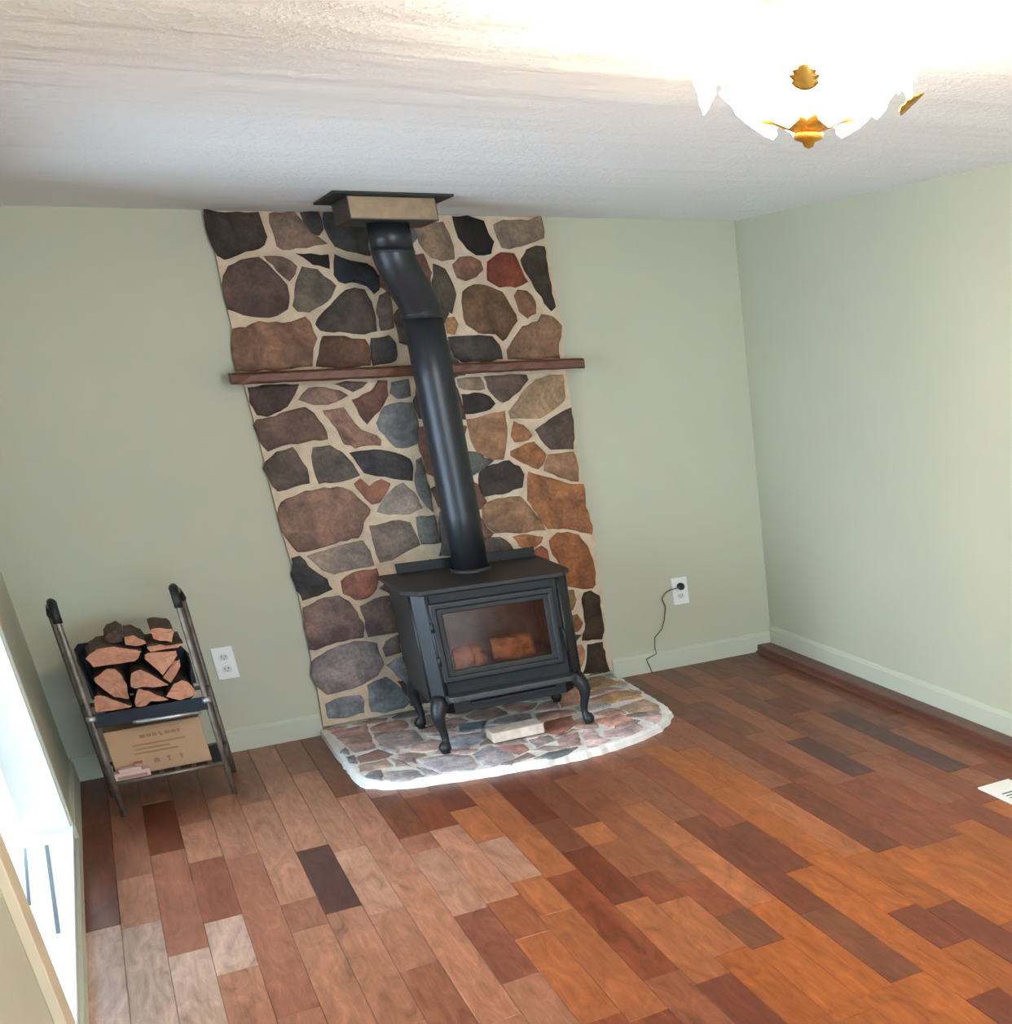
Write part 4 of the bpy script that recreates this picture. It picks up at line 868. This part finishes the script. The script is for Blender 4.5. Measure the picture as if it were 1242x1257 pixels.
# firebox lining
li = [(x * 0.995 + CX * 0.005, y) for x, y in inner]
lo = [(CX + 0.335, -0.84), (CX + 0.334, -0.431), (CX - 0.334, -0.431), (CX - 0.335, -0.84)]
MB().prism([(CX + 0.333, -0.845), (CX + 0.333, -0.432), (CX - 0.333, -0.432), (CX - 0.333, -0.845), (CX - 0.30, -0.845), (CX - 0.30, -0.47), (CX + 0.30, -0.47), (CX + 0.30, -0.845)], 0.302, 0.80).build('firebrick_lining', M['firebrick'], stove)
MB().box(CX - 0.298, CX + 0.298, -0.895, -0.472, 0.3005, 0.405).build('ash_bed', M['firebrick'], stove)
# door: stepped frame round the glass
dr = ring(MB(), 1.560, 2.140, 0.392, 0.768, 0.030, -0.962, -0.931).build('door', M['iron'], stove, bevel=0.008, seg=3)
ring(MB(), 1.585, 2.115, 0.417, 0.743, 0.028, -0.952, -0.932).build('door_moulding', M['irontop'], dr, bevel=0.005)
MB().box(1.608, 2.092, -0.944, -0.939, 0.440, 0.720).build('door_glass', M['stoveglass'], dr)
for z in (0.50, 0.66):
    MB().tube([(1.556, -0.955, z - 0.022), (1.556, -0.955, z + 0.022)], 0.010, 10).build('hinge', M['iron'], dr)
MB().tube([(2.150, -0.955, 0.56), (2.150, -0.985, 0.56), (2.152, -0.992, 0.54), (2.152, -0.992, 0.455)], 0.007, 8).build('handle', M['black'], dr)
# ash lip: rounded shelf below the door, lighter than the stove iron
lp = [(CX - 0.285, -0.931), (CX - 0.315, -0.945)]
lip = []
for k in range(7):
    a = PI + (PI / 2) * k / 6
    lip.append((CX - 0.275 + 0.04 * math.cos(a), -0.965 + 0.04 * math.sin(a)))
for k in range(7):
    a = 1.5 * PI + (PI / 2) * k / 6
    lip.append((CX + 0.275 + 0.04 * math.cos(a), -0.965 + 0.04 * math.sin(a)))
lip = [(CX - 0.315, -0.931)] + lip + [(CX + 0.315, -0.931)]
MB().prism(lip, 0.305, 0.333).build('ash_lip', M['lip'], stove, bevel=0.006, seg=3)
# rear heat shield standing above the top
MB().box(1.560, 2.250, -0.372, -0.356, 0.33, 0.876).build('heat_shield', M['black'], stove, bevel=0.003)
for s in (-1, 1):
    MB().box(CX + s * 0.25 - 0.015, CX + s * 0.25 + 0.015, -0.40, -0.372, 0.5, 0.53).build('shield_bracket', M['black'], stove)
MB().lathe([(0.098, 0.830), (0.098, 0.842), (0.090, 0.846)], 28, (1.875, -0.545)).build('flue_collar', M['irontop'], stove)
# cabriole legs
for sx, y0 in ((-1, -0.885), (1, -0.885), (-1, -0.43), (1, -0.43)):
    sy = -1 if y0 < -0.6 else 1
    bx = CX + sx * 0.325
    P = [(0, 0, .306, .040), (.012, .012, .285, .042), (.030, .026, .255, .036), (.036, .030, .225, .030), (.033, .026, .19, .024), (.026, .020, .155, .020), (.022, .016, .12, .0175),
         (.024, .018, .100, .018), (.030, .024, .088, .026), (.034, .028, .075, .030), (.034, .028, .062, .027), (.033, .026, .0535, .019), (.033, .026, .048, .021)]
    MB().tube([(bx + sx * a, y0 + sy * b, z) for a, b, z, r in P], [p[3] for p in P], 12).build('leg', M['iron'], stove)

# charred logs behind the glass
def log(name, pts, y0, y1, mats, label, rng_, group=None, parent=None, wob=0.006, m_side=1):
    q = []
    for i in range(len(pts)):
        a, b = pts[i], pts[(i + 1) % len(pts)]
        q.append(a)
        q.append(((a[0] + b[0]) / 2 + rng_.uniform(-wob, wob) * 0.5, (a[1] + b[1]) / 2 + rng_.uniform(-wob, wob) * 0.5))
    n_ = len(q)
    cx = sum(p[0] for p in q) / n_
    cz = sum(p[1] for p in q) / n_
    S = 4
    v = [(cx, y0 + rng_.uniform(-0.004, 0.004), cz)]
    for i in range(S + 1):
        y = y0 + (y1 - y0) * i / S
        w = wob if i else 0
        v += [(cx + (p[0] - cx) * (1 + (rng_.uniform(-.05, .02) if i else 0)), y + (rng_.uniform(-.004, .004) if i == 0 else 0), cz + (p[1] - cz) * (1 + (rng_.uniform(-.05, .02) if i else 0))) for p in q]
    mb_ = MB()
    mb_.add(v, [(0, 1 + (k + 1) % n_, 1 + k) for k in range(n_)], 0)
    for i in range(S):
        o = 1 + i * n_
        mb_.f += [(o + k, o + (k + 1) % n_, o + n_ + (k + 1) % n_, o + n_ + k) for k in range(n_)]
        mb_.m += [m_side] * n_
        mb_.smooth += [False] * n_
    o = 1 + S * n_
    mb_.f.append(tuple(o + k for k in range(n_)))
    mb_.m.append(0)
    mb_.smooth.append(False)
    ob = mb_.build(name, mats, parent)
    tag(ob, label, 'log', group)
    return ob
def blob(cx, cz, rx, rz, n_=9, r_=rng):
    return [(cx + rx * math.cos(2 * PI * k / n_) * r_.uniform(.85, 1.1), cz + rz * math.sin(2 * PI * k / n_) * r_.uniform(.85, 1.1)) for k in range(n_)]
def lying(name, x0, x1, y, z, r, label, group, r_=rng):
    """a scorched log lying across the firebox"""
    path, rad = [], []
    for k in range(9):
        t = k / 8
        path.append((x0 + (x1 - x0) * t, y + r_.uniform(-.006, .006), z + r_.uniform(-.005, .005)))
        rad.append(r * r_.uniform(.85, 1.12))
    ob = MB().tube(path, rad, 9).build(name, M['charlog'])
    tag(ob, label, 'log', group)
lying('charred_log', 1.655, 1.775, -0.80, 0.465, 0.055, 'short scorched log at the left behind the stove glass', 'logs inside the stove')
lying('charred_log', 1.845, 2.045, -0.78, 0.472, 0.062, 'longer scorched log at the right behind the stove glass', 'logs inside the stove')

# pale firebrick lying under the stove front
br = MB().box(-0.128, 0.128, -0.062, 0.062, 0.0, 0.050)
ob = br.build('firebrick', M['brick'], bevel=0.004)
ob.location = (1.862, -0.865, 0.0495)
ob.rotation_euler = (0, 0, 0.01)
tag(ob, 'pale pinkish brick lying on the hearth under the stove door', 'brick')

# ---------------------------------------------------------------- stove pipe and ceiling box
pipe = empty('stove_pipe', (1.875, -0.545, 0.83), 'charcoal stove pipe rising from the stove with an offset elbow', 'pipe')
A0, A1 = Vector((1.875, -0.545, 0.0)), Vector((1.785, -0.625, 0.0))
R0 = 0.0885
MB().tube([(A0.x, A0.y, z) for z in (0.846, 1.10, 1.40, 1.70, 1.985)], [0.083, R0, R0, R0, R0], 32).build('pipe_section', M['pipe'], pipe)
def arc(zs, za, blend):
    pts = []
    for k in range(-1, 18):
        t = k / 16
        u = min(1, max(0, t))
        e = 0.22   # rounded at both ends, straight between
        s = (u * u / (2 * e) if u < e else (u - e / 2 if u < 1 - e else 1 - e - (1 - u) ** 2 / (2 * e))) / (1 - e)
        pts.append(tuple(A0.lerp(A1, s) + Vector((0, 0, zs + (za - zs) * t))))
    return pts
pts = arc(1.985, 2.235, 1)
MB().tube(pts, R0 + 0.001, 32).build('elbow', M['pipe'], pipe)
MB().tube([(A1.x, A1.y, 2.235), (A1.x, A1.y, 2.344)], R0, 32).build('pipe_section', M['pipe'], pipe)
for z, A in ((1.985, A0), (2.235, A1)):
    MB().tube([(A.x, A.y, z - 0.006), (A.x, A.y, z - 0.003), (A.x, A.y, z + 0.003), (A.x, A.y, z + 0.006)], [R0 + 0.001, R0 + 0.0035, R0 + 0.0035, R0 + 0.001], 32).build('seam_ring', M['pipe'], pipe)
fb = empty('flue_box', (1.785, -0.625, 2.344), 'black flue box with lamplit front hanging from the ceiling above the stove', 'flue box')
MB().box(1.543, 2.022, -0.875, -0.405, 2.430, 2.4395).build('ceiling_plate', M['black'], fb, bevel=0.002)
MB().box(1.606, 1.962, -0.797, -0.455, 2.344, 2.430).build('box', M['darkbox'], fb, bevel=0.003)
MB().box(1.611, 1.957, -0.800, -0.796, 2.350, 2.428).build('front_face', M['boxface'], fb)  # tan front on a dark box: warm lamp reflection put into its colour

# ---------------------------------------------------------------- firewood rack
rack = empty('firewood_rack', (0.39, -0.53, 0), 'two tier metal firewood rack with black grips beside patio door', 'rack')
def hoop(s):
    xf = 0.39 + s * 0.216
    xr = 0.39 + s * 0.248
    pts = [(xf, -0.70, 0.0), (xf, -0.70, 0.30), (xf, -0.70, 0.60), (xf, -0.70, 0.86)]
    for k in range(1, 6):
        a = PI - (PI / 2 + 0.25) * k / 5
        pts.append((xf, -0.645 + 0.055 * math.cos(a), 0.875 + 0.06 * math.sin(a)))
    for k in range(1, 7):
        t = k / 6
        pts.append((xf + (xr - xf) * t, -0.62 + 0.24 * t, 0.932 - 0.085 * t * t))
    pts += [(xr, -0.365, 0.80), (xr, -0.36, 0.55), (xr, -0.36, 0.25), (xr, -0.36, 0.0)]
    h = MB().tube(pts, 0.0115, 10).build('side_hoop', M['rackmetal'], rack)
    MB().tube(pts[3:10], 0.0165, 12).build('grip', M['black'], h)
    MB().tube(pts[12:15], 0.0145, 12).build('grip', M['black'], h)
    return xf, xr
for s in (-1, 1):
    xf, xr = hoop(s)
    for z in (0.15, 0.43):
        MB().tube([(xf, -0.70, z), (xr, -0.36, z)], 0.009, 8).build('side_rail', M['rackmetal'], rack)
    MB().lathe([(0.0, 0.463), (0.018, 0.46), (0.020, 0.45), (0.018, 0.44), (0, 0.437)], 12, (xf, -0.712)).build('clamp', M['silver'], rack)
for z, y, xa, xb in ((0.15, -0.70, 0.174, 0.606), (0.15, -0.36, 0.142, 0.638), (0.43, -0.36, 0.142, 0.638), (0.43, -0.70, 0.174, 0.606)):
    MB().tube([(xa, y, z), (xb, y, z)], 0.010, 8).build('cross_rail', M['rackmetal'], rack)
for k in range(7):
    x = 0.20 + 0.38 * k / 6
    MB().box(x - 0.022, x + 0.022, -0.69, -0.37, 0.146, 0.152).build('shelf_slat', M['black'], rack)
# canvas sling that holds the logs
sl = [(-0.195, 0.70), (-0.182, 0.55), (-0.172, 0.48), (-0.14, 0.455), (0.14, 0.455), (0.172, 0.48), (0.184, 0.55), (0.198, 0.62)]
v = []
for y in (-0.69, -0.40):
    v += [(0.39 + x, y, z) for x, z in sl] + [(0.39 + x * 1.02, y, z - 0.006) for x, z in sl]
n = len(sl)
f = []
for k in range(n - 1):
    f += [(k, k + 1, 2 * n + k + 1, 2 * n + k), (n + k + 1, n + k, 3 * n + k, 3 * n + k + 1), (k + 1, k, n + k, n + k + 1), (2 * n + k, 2 * n + k + 1, 3 * n + k + 1, 3 * n + k)]
f += [(0, n, 3 * n, 2 * n), (n - 1, 3 * n - 1, 4 * n - 1, 2 * n - 1)]
mb = MB()
mb.add(v, f)
mb.build('canvas_sling', M['canvas'], rack)
MB().prism([(0.186, 0.462), (0.594, 0.462), (0.598, 0.60), (0.54, 0.71), (0.36, 0.715), (0.20, 0.712), (0.182, 0.69)], -0.397, -0.391, axis='y').build('canvas_back', M['canvas'], rack)
MB().box(0.178, 0.602, -0.714, -0.704, 0.408, 0.466).build('front_hem', M['canvas'], rack, bevel=0.003)
MB().tube([(0.315, -0.716, 0.411), (0.33, -0.720, 0.408), (0.45, -0.720, 0.405), (0.572, -0.716, 0.402)], [0.006, 0.009, 0.009, 0.007], 8).build('front_bar', M['silver'], rack)

LOG_LABELS = [
    ('long flat split log with bark lying on the left top of the pile', 0.0), ('small split log end above the long flat log, pile centre', 0.02),
    ('topmost split log under dark bark at the upper right of the pile', 0.01), ('thin pale split slat under the upper right log', 0.0), ('large wedge shaped split log at the right middle of the pile', 0.0),
    ('narrow split log tucked right of the large wedge log', 0.015), ('flat topped wedge log in the centre of the pile', 0.0),
    ('rounded half log at the left middle of the pile', 0.0), ('bottom left split log in the pile', 0.0),
    ('two faced split log at the bottom centre of the pile', 0.0), ('bottom right split log beside the rack post', 0.0),
    ('dark bark log peeking over the pile at the back left', 0.06)]
lr = random.Random(5)
for (lab, dy), pts in zip(LOG_LABELS, LOG_ENDS):
    dark = lab.startswith('dark')
    log('split_log', pts, -0.700 + dy, -0.41 + lr.uniform(-.01, .01), [M['bark'] if dark else M['logend'], M['bark']], lab + ', on rack', lr, 'split logs on the firewood rack')

# cardboard box on the lower shelf, with its faded printing
cbx = empty('cardboard_box', (0.375, -0.5, 0.1525), 'brown cardboard box with faded printing on the rack lower shelf', 'box')
bx0, bx1, by0, by1, bz0, bz1 = 0.192, 0.560, -0.625, -0.385, 0.1525, 0.362
MB().box(bx0, bx1, by0, by1, bz0, bz1).build('carton', M['card'], cbx, bevel=0.004)
def mark(x0, x1, z0, z1, name='printed_mark'):
    MB().box(bx0 + x0 * (bx1 - bx0), bx0 + x1 * (bx1 - bx0), by0 - 0.0008, by0 - 0.0001, bz0 + z0 * (bz1 - bz0), bz0 + z1 * (bz1 - bz0)).build(name, M['cardprint'], cbx)
for x0, x1 in ((.34, .40), (.41, .46), (.47, .52), (.60, .66), (.67, .72), (.73, .76)):
    mark(x0, x1, .76, .83)
MB().prism([(bx0 + x * (bx1 - bx0), bz0 + z * (bz1 - bz0)) for x, z in ((.53, .86), (.545, .76), (.585, .73), (.575, .80))], by0 - 0.0008, by0 - 0.0001, axis='y').build('printed_mark', M['cardprint'], cbx)
for x0, x1, z in ((.24, .80, .60), (.26, .62, .51), (.24, .70, .42)):
    mark(x0, x1, z, z + .035, 'printed_line')
for k, x in enumerate((.44, .57, .70)):   # shipping symbols: square, glass, arrows
    X = bx0 + x * (bx1 - bx0)
    if k == 1:
        pts_ = [(X - .010, .212), (X + .010, .212), (X + .003, .203), (X + .003, .194), (X + .009, .191), (X - .009, .191), (X - .003, .194), (X - .003, .203)]
    elif k == 0:
        pts_ = [(X - .011, .191), (X + .011, .191), (X + .011, .207), (X, .215), (X - .011, .207)]
    else:
        pts_ = [(X - .004, .191), (X + .004, .191), (X + .004, .205), (X + .011, .205), (X, .216), (X - .011, .205), (X - .004, .205)]
    MB().prism(pts_, by0 - 0.0008, by0 - 0.0001, axis='y').build('printed_mark', M['cardprint'], cbx)
# small packets in front of the box
pk = empty('packet', (0.25, -0.67, 0.1525), 'pale pink packet with red print on the rack lower shelf', 'packet', 'fire starter packets')
MB().box(0.184, 0.318, -0.686, -0.632, 0.1525, 0.188).build('carton', M['packet'], pk, bevel=0.003)
MB().box(0.194, 0.306, -0.6868, -0.6861, 0.160, 0.173).build('print', M['packetprint'], pk)
pk = empty('packet', (0.255, -0.66, 0.1882), 'thin cream packet resting on top of the pink packet', 'packet', 'fire starter packets')
MB().box(0.205, 0.290, -0.690, -0.648, 0.1882, 0.204).build('carton', M['packet'], pk, bevel=0.002)
MB().box(0.27, 0.300, -0.676, -0.644, 0.2042, 0.215).build('stick', M['packetprint'], pk)

# ---------------------------------------------------------------- wall outlets, plug and cord
def outlet(cx, cz, w, h, label):
    e = empty('wall_outlet', (cx, 0, cz), label, 'outlet', 'wall outlets')
    MB().box(cx - w / 2, cx + w / 2, -0.007, 0, cz - h / 2, cz + h / 2).build('cover_plate', M['white'], e, bevel=0.003)
    for s in (-1, 1):
        zc = cz + s * 0.030
        pts_ = [(cx + 0.021 * math.cos(a), zc + 0.018 * max(-.8, min(.8, 1.15 * math.sin(a)))) for a in [2 * PI * k / 20 for k in range(20)]]
        rc = MB().prism(pts_, -0.0105, -0.0068, axis='y').build('receptacle', M['socket'], e)
        for dx in (-0.008, 0.008):
            MB().box(cx + dx - 0.0016, cx + dx + 0.0016, -0.0110, -0.0104, zc - 0.002, zc + 0.009).build('slot', M['slot'], rc)
        MB().tube([(cx, -0.0110, zc - 0.009), (cx, -0.0104, zc - 0.009)], 0.003, 8).build('ground_hole', M['slot'], rc)
    MB().tube([(cx, -0.0085, cz), (cx, -0.0068, cz)], 0.003, 8).build('screw', M['socket'], e)
outlet(0.745, 0.450, 0.094, 0.160, 'white wall outlet between firewood rack and stone panel')
outlet(3.184, 0.457, 0.100, 0.160, 'white wall outlet with a black plug, right of the stone panel')
pc = empty('plug_cord', (3.18, -0.012, 0.487), 'black plug with a thin dark cord hanging to the floor', 'cord')
MB().tube([(3.184, -0.0115, 0.487), (3.184, -0.034, 0.487), (3.184, -0.042, 0.487)], [0.021, 0.021, 0.014], 12).build('plug', M['black'], pc)
pts = [(3.184, -0.036, 0.487), (3.165, -0.042, 0.484)] + [(x, -0.020 if z > 0.12 else -0.024, z) for x, z in CORD[1:]] + [(2.93, -0.024, 0.004), (2.93, -0.06, 0.004)]
MB().tube(pts, 0.0032, 6).build('cord', M['cord'], pc)

# ---------------------------------------------------------------- floor register
vt = empty('floor_vent', (3.365, -3.0, 0), 'white metal floor vent near the curb at the right edge', 'vent')
vx0, vx1, vy0, vy1 = 3.282, 3.452, -3.30, -2.845
a = [(vx0, vy0), (vx1, vy0), (vx1, vy1), (vx0, vy1)]
b = [(vx0 + 0.034, vy0 + 0.11), (vx1 - 0.034, vy0 + 0.11), (vx1 - 0.034, vy1 - 0.11), (vx0 + 0.034, vy1 - 0.11)]
vv = [(x, y, z) for z in (0.0, 0.007) for x, y in a + b]
ff = []
for o in (0, 8):
    ff += [(o + k, o + (k + 1) % 4, o + 4 + (k + 1) % 4, o + 4 + k) for k in range(4)]
ff += [(k, (k + 1) % 4, 8 + (k + 1) % 4, 8 + k) for k in range(4)] + [(4 + k, 4 + (k + 1) % 4, 12 + (k + 1) % 4, 12 + k) for k in range(4)]
mb = MB()
mb.add(vv, ff)
mb.build('vent_frame', M['vent'], vt, bevel=0.002)
MB().box(vx0 + 0.034, vx1 - 0.034, vy0 + 0.11, vy1 - 0.11, 0.0004, 0.0012).build('duct', M['ventdark'], vt)
for k in range(9):
    y = vy0 + 0.118 + 0.0275 * k
    MB().box(vx0 + 0.034, vx1 - 0.034, y, y + 0.010, 0.0014, 0.006).build('slat', M['vent'], vt)

# ---------------------------------------------------------------- ceiling light
LX, LY = 1.89, -4.14
lamp = empty('ceiling_light', (LX, LY, H), 'glowing ceiling light of white glass leaves with gold leaves', 'ceiling light')
MB().lathe([(0.0, 2.4395), (0.13, 2.4395), (0.13, 2.428), (0.11, 2.415), (0.02, 2.41), (0.012, 2.40)], 28, (LX, LY)).build('canopy', M['brass'], lamp)
MB().lathe([(0.008, 2.41), (0.008, 2.212)], 10, (LX, LY)).build('stem', M['brass'], lamp)
def leaf(az, r0, z0, r1, z1, wid, thick, name, mat, curl=0.02, lobes=0):
    """curved pointed leaf from (r0, z0) out to (r1, z1) about the lamp axis"""
    ca, sa = math.cos(az), math.sin(az)
    top, bot = [], []
    N, C = 8, 4
    for i in range(N + 1):
        t = i / N
        w = wid * (math.sin(PI * (0.16 + 0.84 * t) ** 0.8) ** 0.8) if t < 1 else 0.001
        if lobes and 0 < i < N:
            w *= 1 + 0.16 * (1 if i % 2 else -1)
        rr = r0 + (r1 - r0) * t
        zz = z0 + (z1 - z0) * t - curl * math.sin(PI * t)
        row_t, row_b = [], []
        for c in range(C + 1):
            u = (c / C - 0.5) * 2
            zc = zz + 0.25 * w * u * u
            x, y = rr, u * w
            row_t.append((LX + x * ca - y * sa, LY + x * sa + y * ca, zc + thick))
            row_b.append((LX + x * ca - y * sa, LY + x * sa + y * ca, zc))
        top.append(row_t); bot.append(row_b)
    v = [p for r in top for p in r] + [p for r in bot for p in r]
    n_ = (N + 1) * (C + 1)
    f = []
    for i in range(N):
        for c in range(C):
            a_ = i * (C + 1) + c
            f += [(a_, a_ + 1, a_ + C + 2, a_ + C + 1), (n_ + a_ + 1, n_ + a_, n_ + a_ + C + 1, n_ + a_ + C + 2)]
    for i in range(N):
        a_ = i * (C + 1); b_ = a_ + C
        f += [(a_, a_ + C + 1, n_ + a_ + C + 1, n_ + a_), (b_ + C + 1, b_, n_ + b_, n_ + b_ + C + 1)]
    for c in range(C):
        f += [(c + 1, c, n_ + c, n_ + c + 1), (N * (C + 1) + c, N * (C + 1) + c + 1, n_ + N * (C + 1) + c + 1, n_ + N * (C + 1) + c)]
    m_ = MB()
    m_.add(v, f, 0, True)
    return m_.build(name, mat, lamp)
for k in range(10):
    leaf(2 * PI * k / 10, 0.10, 2.428, 0.285, 2.335, 0.098, 0.005, 'glass_leaf', M['lampfrost'], -0.02, 1)
for k in range(9):
    leaf(2 * PI * (k + .4) / 9, 0.205, 2.40, 0.225, 2.270, 0.080, 0.005, 'glass_leaf', M['lampglass'], 0.02, 1)
for k in range(7):
    leaf(2 * PI * (k + .2) / 7, 0.175, 2.325, 0.095, 2.222, 0.072, 0.005, 'glass_leaf', M['lampglass'], 0.02, 1)
for k in range(6):
    leaf(2 * PI * (k + .5) / 6, 0.02, 2.222, 0.11, 2.245, 0.028, 0.003, 'gold_leaf', M['brass'], -0.004)
for az, r0, z0, r1, z1 in ((-2.09, 0.232, 2.262, 0.246, 2.300), (-0.75, 0.20, 2.245, 0.25, 2.28)):
    leaf(az, r0, z0, r1, z1, 0.026, 0.003, 'gold_leaf', M['brass'], 0.0, 1)
MB().lathe([(0.0, 2.196), (0.010, 2.200), (0.014, 2.208), (0.030, 2.213), (0.034, 2.222), (0.012, 2.230), (0.0, 2.232)], 14, (LX, LY)).build('finial', M['brass'], lamp)
for k in range(3):
    a = 2 * PI * k / 3 + 0.4
    MB().lathe([(0.0, 2.272), (0.016, 2.276), (0.026, 2.292), (0.027, 2.310), (0.018, 2.332), (0.012, 2.348), (0.012, 2.41)], 12, (LX + 0.07 * math.cos(a), LY + 0.07 * math.sin(a))).build('bulb', M['bulb'], lamp)
